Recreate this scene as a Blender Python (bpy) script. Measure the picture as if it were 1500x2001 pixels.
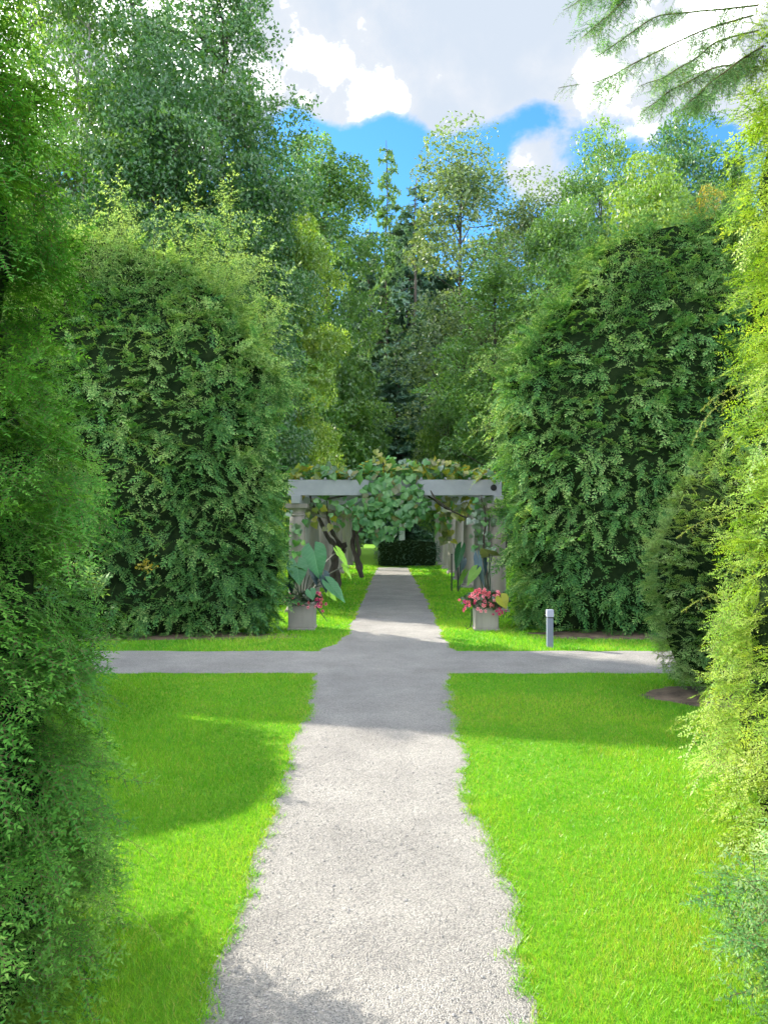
import bpy, math
import numpy as np

for o in list(bpy.data.objects):
    bpy.data.objects.remove(o)
sc = bpy.context.scene
col = sc.collection
R = math.radians
PI = math.pi

# ------------------------------------------------------------------ camera
FPX, HZ, VX, EYE = 1472.0, 1020.0, 768.0, 2.2
cam_d = bpy.data.cameras.new("camera")
cam = bpy.data.objects.new("camera", cam_d)
col.objects.link(cam)
cam.location = (0, 0, EYE)
cam.rotation_euler = (R(90), 0, 0)
cam_d.sensor_width = 36
cam_d.lens = 36 * FPX / 2001
cam_d.shift_x = (750 - VX) / 2001
cam_d.shift_y = (HZ - 1000.5) / 2001
cam_d.clip_end = 800
cam_d.clip_start = 0.05
sc.camera = cam

# ------------------------------------------------------------------ light
SUN_EL = 28.5
SUN_DIR = np.array([-0.84, 0.54, 0.0])
SUN_DIR /= np.linalg.norm(SUN_DIR)
SUN_AZ = math.atan2(SUN_DIR[0], SUN_DIR[1])          # from +Y towards +X
sd = np.array([SUN_DIR[0] * math.cos(R(SUN_EL)), SUN_DIR[1] * math.cos(R(SUN_EL)), math.sin(R(SUN_EL))])
sun_d = bpy.data.lights.new("sun", 'SUN')
sun_d.energy = 2.6
sun_d.angle = R(0.6)
sun_d.color = (1.0, 0.93, 0.80)
sun = bpy.data.objects.new("sun", sun_d)
col.objects.link(sun)
from mathutils import Vector, Matrix
sun.rotation_euler = Vector(sd).to_track_quat('Z', 'Y').to_euler()
sun.location = (-20, 20, 30)

wd = bpy.data.worlds.new("World")
sc.world = wd
wd.use_nodes = True
nt = wd.node_tree
nt.nodes.clear()
def nd(nt, typ, **kw):
    n = nt.nodes.new(typ)
    for k, v in kw.items():
        if k == 'inp':
            for a, b in v.items():
                n.inputs[a].default_value = b
        else:
            setattr(n, k, v)
    return n
SKY_STR = 0.10
CLOUD = 42.0
wo = nd(nt, 'ShaderNodeOutputWorld')
bg = nd(nt, 'ShaderNodeBackground', inp={'Strength': SKY_STR})
sky = nd(nt, 'ShaderNodeTexSky', sky_type='NISHITA', sun_disc=False, sun_elevation=R(SUN_EL),
         sun_rotation=SUN_AZ % (2 * PI), altitude=200, air_density=0.6, dust_density=0.1, ozone_density=6.0)
tc = nd(nt, 'ShaderNodeTexCoord')
def pxdir(px, py):
    v = np.array([(px - VX) / FPX, 1.0, (HZ - py) / FPX])
    return tuple(v / np.linalg.norm(v))
# cloud field: noise over the whole dome plus the cloud bank in view
mp = nd(nt, 'ShaderNodeMapping')
mp.inputs['Scale'].default_value = (1.0, 1.0, 1.7)
mp.inputs['Location'].default_value = (0.31, 0.12, 0.27)
nt.links.new(tc.outputs['Generated'], mp.inputs['Vector'])
n1 = nd(nt, 'ShaderNodeTexNoise', inp={'Scale': 3.6, 'Detail': 10.0, 'Roughness': 0.62, 'Distortion': 0.25})
nt.links.new(mp.outputs['Vector'], n1.inputs['Vector'])
total = None
for (px, py, rad, amt) in [(620, 60, .17, .30), (760, 60, .18, .34), (900, 80, .17, .36), (1010, 60, .16, .34),
                           (880, 165, .10, .30), (640, 170, .07, .26), (1240, 175, .12, .36), (1120, 20, .16, .3),
                           (1060, 315, .075, .34), (1000, 330, .05, .2), (700, 140, .08, .22), 
                           (300, -250, .4, .25), (1000, -500, .5, .25), (1900, 0, .4, .2), (-500, 100, .4, .22),
                           (820, 255, .14, -.38), (745, 100, .025, -.22), (790, 75, .035, -.30), (860, 205, .03, .12), (1000, 262, .10, -.40), (680, 268, .12, -.36), (600, 235, .06, -.3), (1150, 255, .09, -.36), (1330, 275, .10, -.3), (850, 420, .16, -.16), (1150, 140, .035, -.16), (1050, 200, .05, -.16)]:
    ds = nd(nt, 'ShaderNodeVectorMath', operation='DISTANCE')
    ds.inputs[1].default_value = pxdir(px, py)
    nt.links.new(tc.outputs['Generated'], ds.inputs[0])
    mr = nd(nt, 'ShaderNodeMapRange', interpolation_type='SMOOTHSTEP', inp={'From Min': 0.0, 'From Max': rad, 'To Min': amt, 'To Max': 0.0})
    nt.links.new(ds.outputs['Value'], mr.inputs['Value'])
    if total is None:
        total = mr.outputs['Result']
    else:
        ad = nd(nt, 'ShaderNodeMath', operation='ADD')
        nt.links.new(total, ad.inputs[0]); nt.links.new(mr.outputs['Result'], ad.inputs[1])
        total = ad.outputs[0]
nsc = nd(nt, 'ShaderNodeMath', operation='MULTIPLY_ADD'); nsc.inputs[1].default_value = 1.5; nsc.inputs[2].default_value = -.25
nt.links.new(n1.outputs['Fac'], nsc.inputs[0])
ad = nd(nt, 'ShaderNodeMath', operation='ADD')
nt.links.new(total, ad.inputs[0]); nt.links.new(nsc.outputs[0], ad.inputs[1])
cm = nd(nt, 'ShaderNodeMapRange', interpolation_type='SMOOTHSTEP', inp={'From Min': 0.42, 'From Max': 0.60})
nt.links.new(ad.outputs[0], cm.inputs['Value'])
# cloud tone: white billows and lavender-grey bellies
n2 = nd(nt, 'ShaderNodeTexNoise', inp={'Scale': 5.0, 'Detail': 8.0, 'Roughness': 0.58})
mp2 = nd(nt, 'ShaderNodeMapping')
mp2.inputs['Location'].default_value = (1.3, 2.1, 0.35)
nt.links.new(tc.outputs['Generated'], mp2.inputs['Vector'])
nt.links.new(mp2.outputs['Vector'], n2.inputs['Vector'])
bl = nd(nt, 'ShaderNodeMapRange', interpolation_type='SMOOTHSTEP', inp={'From Min': 0.30, 'From Max': 0.56})
bl2 = nd(nt, 'ShaderNodeMapRange', interpolation_type='SMOOTHSTEP', inp={'From Min': 0.42, 'From Max': 0.60})
bs_ = nd(nt, 'ShaderNodeVectorMath', operation='DISTANCE')
bs_.inputs[1].default_value = pxdir(980, 60)
nt.links.new(tc.outputs['Generated'], bs_.inputs[0])
bm = nd(nt, 'ShaderNodeMapRange', interpolation_type='SMOOTHSTEP', inp={'From Min': 0.15, 'From Max': 0.85, 'To Min': 0.14, 'To Max': 0.0})
nt.links.new(bs_.outputs['Value'], bm.inputs['Value'])
bsu = nd(nt, 'ShaderNodeMath', operation='SUBTRACT')
nt.links.new(n2.outputs['Fac'], bsu.inputs[0]); nt.links.new(bm.outputs[0], bsu.inputs[1])
nt.links.new(bsu.outputs[0], bl.inputs['Value'])
nt.links.new(bsu.outputs[0], bl2.inputs['Value'])
bd = nd(nt, 'ShaderNodeMapRange', interpolation_type='SMOOTHSTEP', inp={'From Min': 0.48, 'From Max': 0.70})
nt.links.new(ad.outputs[0], bd.inputs['Value'])
bb = nd(nt, 'ShaderNodeMath', operation='MULTIPLY')
nt.links.new(bl2.outputs[0], bb.inputs[0]); nt.links.new(bd.outputs[0], bb.inputs[1])
vm0 = nd(nt, 'ShaderNodeMix', data_type='RGBA')
vm0.inputs[6].default_value = (1.28, 1.44, 1.66, 1)                 # shaded belly
vm0.inputs[7].default_value = (1.72, 1.74, 1.80, 1)                 # soft white
nt.links.new(bl.outputs[0], vm0.inputs[0])
vm = nd(nt, 'ShaderNodeMix', data_type='RGBA')
vm.inputs[7].default_value = (CLOUD, CLOUD, CLOUD * 1.02, 1)       # sunlit billow
nt.links.new(vm0.outputs[2], vm.inputs[6])
nt.links.new(bb.outputs[0], vm.inputs[0])
mix = nd(nt, 'ShaderNodeMix', data_type='RGBA')
nt.links.new(cm.outputs['Result'], mix.inputs[0])
skt = nd(nt, 'ShaderNodeMix', data_type='RGBA', blend_type='MULTIPLY')
skt.inputs[0].default_value = 1.0
skt.inputs[7].default_value = (.52, .86, .86, 1)          # the camera's colour response to blue sky
nt.links.new(sky.outputs['Color'], skt.inputs[6])
nt.links.new(skt.outputs[2], mix.inputs[6])
nt.links.new(vm.outputs[2], mix.inputs[7])
nt.links.new(mix.outputs[2], bg.inputs['Color'])
nt.links.new(bg.outputs[0], wo.inputs['Surface'])

sc.view_settings.view_transform = 'Standard'
sc.view_settings.look = 'None'
sc.view_settings.exposure = 2.5
sc.view_settings.gamma = 1
sc.view_settings.use_curve_mapping = False
sc.cycles.max_bounces = 7
sc.cycles.diffuse_bounces = 4
sc.cycles.transmission_bounces = 4
sc.cycles.glossy_bounces = 2
sc.cycles.sample_clamp_indirect = 6

# ------------------------------------------------------------------ helpers
def W(px, py, Y):
    return np.array([(px - VX) / FPX * Y, Y, EYE - (py - HZ) / FPX * Y])

def hash3(ix, iy, iz, seed):
    h = (ix.astype(np.int64) * 374761393 + iy.astype(np.int64) * 668265263 + iz.astype(np.int64) * 2147483647 + seed * 974711) & 0xffffffff
    h = ((h ^ (h >> 13)) * 1274126177) & 0xffffffff
    h = h ^ (h >> 16)
    return (h & 0xffff) / 65535.0

def vnoise(p, seed=0):
    p = np.asarray(p, float)
    i = np.floor(p).astype(np.int64)
    f = p - i
    f = f * f * (3 - 2 * f)
    out = 0
    for dx in (0, 1):
        for dy in (0, 1):
            for dz in (0, 1):
                w = (f[..., 0] if dx else 1 - f[..., 0]) * (f[..., 1] if dy else 1 - f[..., 1]) * (f[..., 2] if dz else 1 - f[..., 2])
                out = out + w * hash3(i[..., 0] + dx, i[..., 1] + dy, i[..., 2] + dz, seed)
    return out * 2 - 1

def norm(a):
    return a / np.maximum(np.linalg.norm(a, axis=-1, keepdims=True), 1e-9)

def link(o, parent=None):
    col.objects.link(o)
    if parent is not None:
        o.parent = parent
    return o

def tag(o, label=None, cat=None, group=None, kind=None):
    if label: o['label'] = label
    if cat: o['category'] = cat
    if group: o['group'] = group
    if kind: o['kind'] = kind
    return o

def thing(name, label, cat, loc=(0, 0, 0), group=None):
    o = bpy.data.objects.new(name, None)
    o.empty_display_size = 0.2
    o.location = tuple(float(x) for x in loc)
    link(o)
    return tag(o, label, cat, group)

def part(name, me, parent, loc=None):
    """mesh given in world coordinates becomes a child of a thing that stands at parent.location"""
    o = bpy.data.objects.new(name, me)
    link(o, parent)
    return o

def mesh_from(name, V, F, mats, tint=None, midx=None, smooth=False, origin=None):
    """F: (m,k) array with one k, or list of such arrays"""
    V = np.asarray(V, np.float32)
    if origin is not None:
        V = V - np.asarray(origin, np.float32)
    Fs = F if isinstance(F, list) else [F]
    Fs = [np.asarray(f, np.int32) for f in Fs if len(f)]
    me = bpy.data.meshes.new(name)
    me.vertices.add(len(V))
    me.vertices.foreach_set('co', V.ravel())
    loops = np.concatenate([f.ravel() for f in Fs])
    counts = np.concatenate([np.full(len(f), f.shape[1], np.int32) for f in Fs])
    starts = np.concatenate([[0], np.cumsum(counts)[:-1]]).astype(np.int32)
    me.loops.add(len(loops))
    me.loops.foreach_set('vertex_index', loops)
    me.polygons.add(len(counts))
    me.polygons.foreach_set('loop_start', starts)
    try:
        me.polygons.foreach_set('loop_total', counts)
    except Exception:
        pass
    if midx is not None:
        me.polygons.foreach_set('material_index', np.asarray(midx, np.int32))
    me.polygons.foreach_set('use_smooth', np.full(len(counts), smooth, bool))
    me.update(calc_edges=True)
    for m in mats:
        me.materials.append(m)
    if tint is not None:
        a = me.attributes.new('tint', 'FLOAT', 'FACE')
        a.data.foreach_set('value', np.asarray(tint, np.float32))
    return me

class Tris:
    """a soup of triangles with a tint and a material index for each"""
    def __init__(s): s.T, s.t, s.m = [], [], []
    def add(s, T, tint=0.5, m=0):
        T = np.asarray(T, np.float32).reshape(-1, 3, 3)
        s.T.append(T)
        s.t.append(np.broadcast_to(np.asarray(tint, np.float32), (len(T),)).copy())
        s.m.append(np.broadcast_to(np.asarray(m, np.int32), (len(T),)).copy())
    def count(s): return sum(len(t) for t in s.T)
    def arrays(s): return np.concatenate(s.T), np.concatenate(s.t), np.concatenate(s.m)
    def mesh(s, name, mats, origin=None):
        T, t, m = s.arrays()
        n = len(T)
        return mesh_from(name, T.reshape(-1, 3), np.arange(n * 3).reshape(n, 3), mats, tint=t, midx=m, origin=origin)

class MB:
    """boxes, tubes, lathes joined into one mesh"""
    def __init__(s): s.V, s.F4, s.F3, s.n = [], [], [], 0
    def _add(s, V, F4=(), F3=()):
        V = np.asarray(V, float)
        s.V.append(V)
        if len(F4): s.F4.append(np.asarray(F4, int) + s.n)
        if len(F3): s.F3.append(np.asarray(F3, int) + s.n)
        s.n += len(V)
    def box(s, x0, x1, y0, y1, z0, z1, bev=0.0, taper=1.0):
        """bevelled box; taper scales the top face"""
        cx, cy = (x0 + x1) / 2, (y0 + y1) / 2
        hx, hy = (x1 - x0) / 2, (y1 - y0) / 2
        rings = [(0, -bev), (bev, 0), (z1 - z0 - bev, 0), (z1 - z0, -bev)] if bev else [(0, 0), (z1 - z0, 0)]
        V, F = [], []
        for (dz, ins) in rings:
            k = 1 + (taper - 1) * dz / (z1 - z0)
            a, b = hx * k + ins, hy * k + ins
            c = bev
            if bev:
                ring = [(-a, -b + c), (-a + c, -b), (a - c, -b), (a, -b + c), (a, b - c), (a - c, b), (-a + c, b), (-a, b - c)]
            else:
                ring = [(-a, -b), (a, -b), (a, b), (-a, b)]
            V += [(cx + x, cy + y, z0 + dz) for x, y in ring]
        n = 8 if bev else 4
        for r in range(len(rings) - 1):
            for i in range(n):
                j = (i + 1) % n
                F.append((r * n + i, r * n + j, (r + 1) * n + j, (r + 1) * n + i))
        t = (len(rings) - 1) * n
        F3 = []
        for i in range(1, n - 1):
            F3.append((t, t + i, t + i + 1)); F3.append((0, i + 1, i))
        s._add(V, F, F3)
    def lathe(s, prof, cx, cy, seg=20, z0=0.0):
        V, F = [], []
        for (r, z) in prof:
            for i in range(seg):
                a = 2 * PI * i / seg
                V.append((cx + r * math.cos(a), cy + r * math.sin(a), z0 + z))
        for k in range(len(prof) - 1):
            for i in range(seg):
                j = (i + 1) % seg
                F.append((k * seg + i, k * seg + j, (k + 1) * seg + j, (k + 1) * seg + i))
        V.append((cx, cy, z0 + prof[-1][1])); t = len(V) - 1
        b = (len(prof) - 1) * seg
        s._add(V, F, [(b + i, b + (i + 1) % seg, t) for i in range(seg)])
    def tube(s, pts, rad, seg=6):
        pts = np.asarray(pts, float)
        n = len(pts)
        rad = np.broadcast_to(np.asarray(rad, float), (n,))
        d = norm(np.gradient(pts, axis=0))
        ref = np.where(np.abs(d[:, 2:3]) > .9, np.array([[1., 0, 0]]), np.array([[0, 0, 1.]]))
        a = norm(np.cross(d, ref)); b = np.cross(d, a)
        for i in range(1, n):                                  # keep the frame from flipping
            if np.dot(a[i], a[i - 1]) < 0: a[i] *= -1; b[i] *= -1
        V = []
        for i in range(n):
            for k in range(seg):
                t = 2 * PI * k / seg
                V.append(pts[i] + rad[i] * (math.cos(t) * a[i] + math.sin(t) * b[i]))
        F = []
        for i in range(n - 1):
            for k in range(seg):
                j = (k + 1) % seg
                F.append((i * seg + k, i * seg + j, (i + 1) * seg + j, (i + 1) * seg + k))
        V.append(pts[-1] + d[-1] * rad[-1] * .6)
        F3 = [((n - 1) * seg + k, (n - 1) * seg + (k + 1) % seg, n * seg) for k in range(seg)]
        s._add(V, F, F3)
    def mesh(s, name, mats, smooth=False, origin=None):
        F = []
        if s.F4: F.append(np.concatenate(s.F4))
        if s.F3: F.append(np.concatenate(s.F3))
        return mesh_from(name, np.concatenate(s.V), F, mats, smooth=smooth, origin=origin)

# ------------------------------------------------------------------ materials
def mat_new(name):
    m = bpy.data.materials.new(name)
    m.use_nodes = True
    m.node_tree.nodes.clear()
    return m, m.node_tree

def foliage_mat(name, stops, transl=0.35, tcol=(1.35, 1.25, .45), gloss=0.05, rough=0.45, nscale=0.8, namp=0.35):
    m, t = mat_new(name)
    out = nd(t, 'ShaderNodeOutputMaterial')
    at = nd(t, 'ShaderNodeAttribute', attribute_name='tint')
    rp = nd(t, 'ShaderNodeValToRGB')
    e = rp.color_ramp.elements
    while len(e) < len(stops): e.new(0.5)
    for i, (p, c) in enumerate(stops):
        e[i].position = p; e[i].color = (*c, 1)
    tcn = nd(t, 'ShaderNodeNewGeometry')
    ns = nd(t, 'ShaderNodeTexNoise', inp={'Scale': nscale, 'Detail': 2.0})
    t.links.new(tcn.outputs['Position'], ns.inputs['Vector'])
    ma = nd(t, 'ShaderNodeMath', operation='MULTIPLY_ADD')
    ma.inputs[1].default_value = namp * 2; ma.inputs[2].default_value = -namp
    t.links.new(ns.outputs['Fac'], ma.inputs[0])
    ad = nd(t, 'ShaderNodeMath', operation='ADD', use_clamp=True)
    t.links.new(at.outputs['Fac'], ad.inputs[0]); t.links.new(ma.outputs[0], ad.inputs[1])
    t.links.new(ad.outputs[0], rp.inputs['Fac'])
    df = nd(t, 'ShaderNodeBsdfDiffuse')
    tr = nd(t, 'ShaderNodeBsdfTranslucent')
    gl = nd(t, 'ShaderNodeBsdfGlossy', inp={'Roughness': rough, 'Color': (1, 1, 1, 1)})
    mu = nd(t, 'ShaderNodeMix', data_type='RGBA', blend_type='MULTIPLY')
    mu.inputs[0].default_value = 1.0
    mu.inputs[7].default_value = (*tcol, 1)
    t.links.new(rp.outputs['Color'], df.inputs['Color'])
    t.links.new(rp.outputs['Color'], mu.inputs[6])
    t.links.new(mu.outputs[2], tr.inputs['Color'])
    m1 = nd(t, 'ShaderNodeMixShader', inp={0: transl})
    t.links.new(df.outputs[0], m1.inputs[1]); t.links.new(tr.outputs[0], m1.inputs[2])
    m2 = nd(t, 'ShaderNodeMixShader', inp={0: gloss})
    t.links.new(m1.outputs[0], m2.inputs[1]); t.links.new(gl.outputs[0], m2.inputs[2])
    t.links.new(m2.outputs[0], out.inputs['Surface'])
    return m

def stone_mat(name, c0, c1, scale=6.0, rough=0.85, bump=0.3, spec=.35, streak=False):
    m, t = mat_new(name)
    out = nd(t, 'ShaderNodeOutputMaterial')
    b = nd(t, 'ShaderNodeBsdfPrincipled', inp={'Roughness': rough, 'Specular IOR Level': spec})
    g = nd(t, 'ShaderNodeNewGeometry')
    vec = g.outputs['Position']
    n = nd(t, 'ShaderNodeTexNoise', inp={'Scale': scale, 'Detail': 6.0, 'Roughness': 0.6})
    if streak:
        mpn = nd(t, 'ShaderNodeMapping'); mpn.inputs['Scale'].default_value = (1, 1, .18)
        t.links.new(vec, mpn.inputs['Vector']); t.links.new(mpn.outputs[0], n.inputs['Vector'])
    else:
        t.links.new(vec, n.inputs['Vector'])
    rp = nd(t, 'ShaderNodeValToRGB')
    rp.color_ramp.elements[0].position = .3; rp.color_ramp.elements[0].color = (*c0, 1)
    rp.color_ramp.elements[1].position = .7; rp.color_ramp.elements[1].color = (*c1, 1)
    t.links.new(n.outputs['Fac'], rp.inputs['Fac'])
    t.links.new(rp.outputs['Color'], b.inputs['Base Color'])
    n2 = nd(t, 'ShaderNodeTexNoise', inp={'Scale': scale * 9, 'Detail': 4.0})
    t.links.new(vec, n2.inputs['Vector'])
    bp = nd(t, 'ShaderNodeBump', inp={'Strength': bump, 'Distance': 0.02})
    t.links.new(n2.outputs['Fac'], bp.inputs['Height'])
    t.links.new(bp.outputs[0], b.inputs['Normal'])
    t.links.new(b.outputs[0], out.inputs['Surface'])
    return m

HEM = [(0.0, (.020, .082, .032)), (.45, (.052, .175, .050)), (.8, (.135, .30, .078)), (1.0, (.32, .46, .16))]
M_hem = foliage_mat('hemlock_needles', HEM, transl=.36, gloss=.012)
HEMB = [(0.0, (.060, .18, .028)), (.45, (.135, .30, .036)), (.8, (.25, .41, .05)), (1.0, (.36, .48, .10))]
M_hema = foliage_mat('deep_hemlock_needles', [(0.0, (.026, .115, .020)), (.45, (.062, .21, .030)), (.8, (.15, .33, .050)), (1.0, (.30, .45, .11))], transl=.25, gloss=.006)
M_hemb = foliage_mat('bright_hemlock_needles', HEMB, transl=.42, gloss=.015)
M_decid_dk = foliage_mat('dark_maple_leaves', [(0, (.030, .10, .036)), (.5, (.055, .155, .042)), (1, (.14, .25, .045))], transl=.45, gloss=.05)
M_decid = foliage_mat('maple_leaves', [(0, (.055, .15, .032)), (.5, (.10, .22, .040)), (1, (.21, .33, .05))], transl=.5, gloss=.05)
M_decid_y = foliage_mat('yellow_green_leaves', [(0, (.09, .20, .024)), (.5, (.17, .29, .034)), (1, (.31, .38, .04))], transl=.5, gloss=.05)
M_decid_g = foliage_mat('grey_green_leaves', [(0, (.065, .12, .055)), (.5, (.115, .19, .075)), (1, (.21, .27, .09))], transl=.4, gloss=.05)
M_yellow = foliage_mat('yellow_leaves', [(0, (.20, .22, .02)), (.5, (.36, .30, .02)), (1, (.5, .38, .03))], transl=.5, gloss=.04)
M_con_dk = foliage_mat('dark_conifer_needles', [(0, (.035, .085, .055)), (.5, (.062, .13, .078)), (1, (.12, .19, .095))], transl=.2, gloss=.03)
M_con_ol = foliage_mat('olive_conifer_needles', [(0, (.05, .12, .045)), (.5, (.09, .18, .058)), (1, (.16, .25, .07))], transl=.3, gloss=.03)
M_bark = stone_mat('bark', (.035, .028, .022), (.10, .085, .07), scale=9, bump=.8, streak=True, spec=.1)
M_barkpale = stone_mat('pale_bark', (.16, .15, .13), (.36, .34, .31), scale=5, bump=.6, streak=True)
M_twig = stone_mat('twig', (.07, .05, .025), (.13, .105, .05), scale=20, spec=.1)
M_core_shade = stone_mat('core_shade', (.005, .012, .005), (.018, .030, .011), scale=7, bump=1.0, spec=0)  # near-black core skin: the shade of the crown gaps painted as colour
M_column = stone_mat('weathered_stone', (.17, .153, .128), (.31, .28, .24), scale=3.2, bump=.35, streak=True)
M_planter = stone_mat('cast_concrete', (.19, .172, .15), (.29, .268, .235), scale=4, bump=.25, streak=True)
M_beam = stone_mat('grey_painted_timber', (.25, .265, .275), (.33, .34, .345), scale=2.5, rough=.55, bump=.12)
M_soil = stone_mat('bare_soil', (.06, .04, .028), (.22, .16, .11), scale=5, bump=.7)
M_bollard = stone_mat('blue_grey_metal', (.13, .15, .19), (.15, .175, .22), scale=3, rough=.4, bump=.03)
M_bollard_head = stone_mat('pale_grey_metal', (.27, .29, .36), (.31, .33, .40), scale=3, rough=.35, bump=.03)
M_black = stone_mat('black_iron', (.008, .008, .008), (.018, .018, .016), scale=8, rough=.5, bump=.1)
M_pillar = stone_mat('pale_stone', (.5, .5, .5), (.66, .66, .66), scale=4)

# ---- gravel
def gravel_mat():
    m, t = mat_new('crushed_gravel')
    out = nd(t, 'ShaderNodeOutputMaterial')
    b = nd(t, 'ShaderNodeBsdfPrincipled', inp={'Roughness': .95})
    b.inputs['Specular IOR Level'].default_value = .2
    g = nd(t, 'ShaderNodeNewGeometry')
    v = nd(t, 'ShaderNodeTexVoronoi', inp={'Scale': 135.0})
    t.links.new(g.outputs['Position'], v.inputs['Vector'])
    v2 = nd(t, 'ShaderNodeTexVoronoi', inp={'Scale': 24.0})
    t.links.new(g.outputs['Position'], v2.inputs['Vector'])
    rp = nd(t, 'ShaderNodeValToRGB')
    e = rp.color_ramp.elements
    e[0].position = 0; e[0].color = (.205, .20, .195, 1)
    e[1].position = 1; e[1].color = (.40, .385, .36, 1)
    k = e.new(.5); k.color = (.305, .296, .282, 1)
    sp = nd(t, 'ShaderNodeSeparateColor')
    t.links.new(v.outputs['Color'], sp.inputs[0])
    t.links.new(sp.outputs[0], rp.inputs['Fac'])
    n = nd(t, 'ShaderNodeTexNoise', inp={'Scale': 1.1, 'Detail': 9.0, 'Roughness': .68})
    t.links.new(g.outputs['Position'], n.inputs['Vector'])
    r2 = nd(t, 'ShaderNodeValToRGB')
    r2.color_ramp.elements[0].position = .3; r2.color_ramp.elements[0].color = (.74, .735, .73, 1)
    r2.color_ramp.elements[1].position = .7; r2.color_ramp.elements[1].color = (1.12, 1.11, 1.08, 1)
    t.links.new(n.outputs['Fac'], r2.inputs['Fac'])
    mu = nd(t, 'ShaderNodeMix', data_type='RGBA', blend_type='MULTIPLY'); mu.inputs[0].default_value = 1
    t.links.new(rp.outputs['Color'], mu.inputs[6]); t.links.new(r2.outputs['Color'], mu.inputs[7])
    t.links.new(mu.outputs[2], b.inputs['Base Color'])
    ad = nd(t, 'ShaderNodeMath', operation='ADD')
    t.links.new(v.outputs['Distance'], ad.inputs[0]); t.links.new(v2.outputs['Distance'], ad.inputs[1])
    bp = nd(t, 'ShaderNodeBump', inp={'Strength': .9, 'Distance': .012})
    bp.invert = True
    t.links.new(ad.outputs[0], bp.inputs['Height'])
    t.links.new(bp.outputs[0], b.inputs['Normal'])
    t.links.new(b.outputs[0], out.inputs['Surface'])
    return m
M_gravel = gravel_mat()
M_pebble = stone_mat('loose_stones', (.14, .135, .13), (.46, .44, .42), scale=90, bump=.2)

def lawn_mat():
    m, t = mat_new('lawn_turf')
    out = nd(t, 'ShaderNodeOutputMaterial')
    b = nd(t, 'ShaderNodeBsdfPrincipled', inp={'Roughness': 1.0})
    b.inputs['Specular IOR Level'].default_value = .1
    g = nd(t, 'ShaderNodeNewGeometry')
    n = nd(t, 'ShaderNodeTexNoise', inp={'Scale': 22.0, 'Detail': 8.0, 'Roughness': .7})
    t.links.new(g.outputs['Position'], n.inputs['Vector'])
    rp = nd(t, 'ShaderNodeValToRGB')
    e = rp.color_ramp.elements
    e[0].position = .3; e[0].color = (.085, .20, .016, 1)
    e[1].position = .72; e[1].color = (.19, .37, .025, 1)
    t.links.new(n.outputs['Fac'], rp.inputs['Fac'])
    t.links.new(rp.outputs['Color'], b.inputs['Base Color'])
    n3 = nd(t, 'ShaderNodeTexNoise', inp={'Scale': 90.0, 'Detail': 4.0})
    t.links.new(g.outputs['Position'], n3.inputs['Vector'])
    bp = nd(t, 'ShaderNodeBump', inp={'Strength': .8, 'Distance': .03})
    t.links.new(n3.outputs['Fac'], bp.inputs['Height'])
    t.links.new(bp.outputs[0], b.inputs['Normal'])
    t.links.new(b.outputs[0], out.inputs['Surface'])
    return m
M_lawn = lawn_mat()
M_grass = foliage_mat('grass_blades', [(0, (.060, .30, .016)), (.5, (.160, .43, .026)), (.85, (.30, .52, .040)), (1, (.38, .42, .10))],
                      transl=.40, tcol=(1.4, 1.15, .3), gloss=.012, rough=.35, nscale=1.1, namp=.25)

# ------------------------------------------------------------------ ground, paths
rng = np.random.default_rng(11)
g = MB()
g._add([(-260, -40, 0), (260, -40, 0), (260, 420, 0), (-260, 420, 0)], [(0, 1, 2, 3)])
lawn = part('lawn', g.mesh('lawn', [M_lawn]), None)
tag(lawn, kind='structure')

PLY = np.array([0.5, 3.3, 4.26, 4.9, 6.0, 7.53, 9.4, 10.3, 10.8, 11.3, 12.9, 13.6, 15.1, 20.2, 28, 36.4])
PLX = np.array([-.80, -.825, -.93, -.90, -.92, -1.01, -1.05, -1.08, -1.14, -1.3, -1.24, -1.02, -.90, -.89, -.84, -.78])
PRY = np.array([0.5, 3.3, 3.86, 4.5, 5.58, 6.89, 9.3, 10.3, 10.8, 11.3, 12.9, 13.3, 15.06, 20.2, 28, 36.4])
PRX = np.array([.60, .61, .68, .70, .66, .67, .74, .78, .84, 1.1, 1.1, .97, .96, .96, .85, .70])
def wob(y, seed):
    p = np.stack([y * 2.3, y * 0 + seed, y * 0], -1)
    q = np.stack([y * 7.0, y * 0 + seed, y * 0 + 5], -1)
    return .05 * vnoise(p, seed) + .035 * vnoise(q, seed)
def path_l(y): return np.interp(y, PLY, PLX) + wob(y, 3)
def path_r(y): return np.interp(y, PRY, PRX) + wob(y, 8)
def cross_n(x): return 10.92 + .02 * np.abs(x) * 0 + .6 * wob(x, 21)
def cross_f(x): return 12.80 + .6 * wob(x, 31)
ys = np.arange(.5, 36.4, .04)
Lp, Rp = path_l(ys), path_r(ys)
V, F = [], []
for i, y in enumerate(ys):
    V += [(Lp[i], y, .004), (Rp[i], y, .004)]
    if i: F.append((2 * i - 2, 2 * i - 1, 2 * i + 1, 2 * i))
xs = np.arange(-22, 22, .05)
b0 = len(V)
N_, F_ = cross_n(xs), cross_f(xs)
for i, x in enumerate(xs):
    V += [(x, N_[i], .007), (x, F_[i], .007)]
    if i:
        a = b0 + 2 * i
        F.append((a - 2, a, a + 1, a - 1))
path = part('gravel_path', mesh_from('gravel_path', V, np.array(F), [M_gravel]), None)
tag(path, kind='structure')

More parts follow.
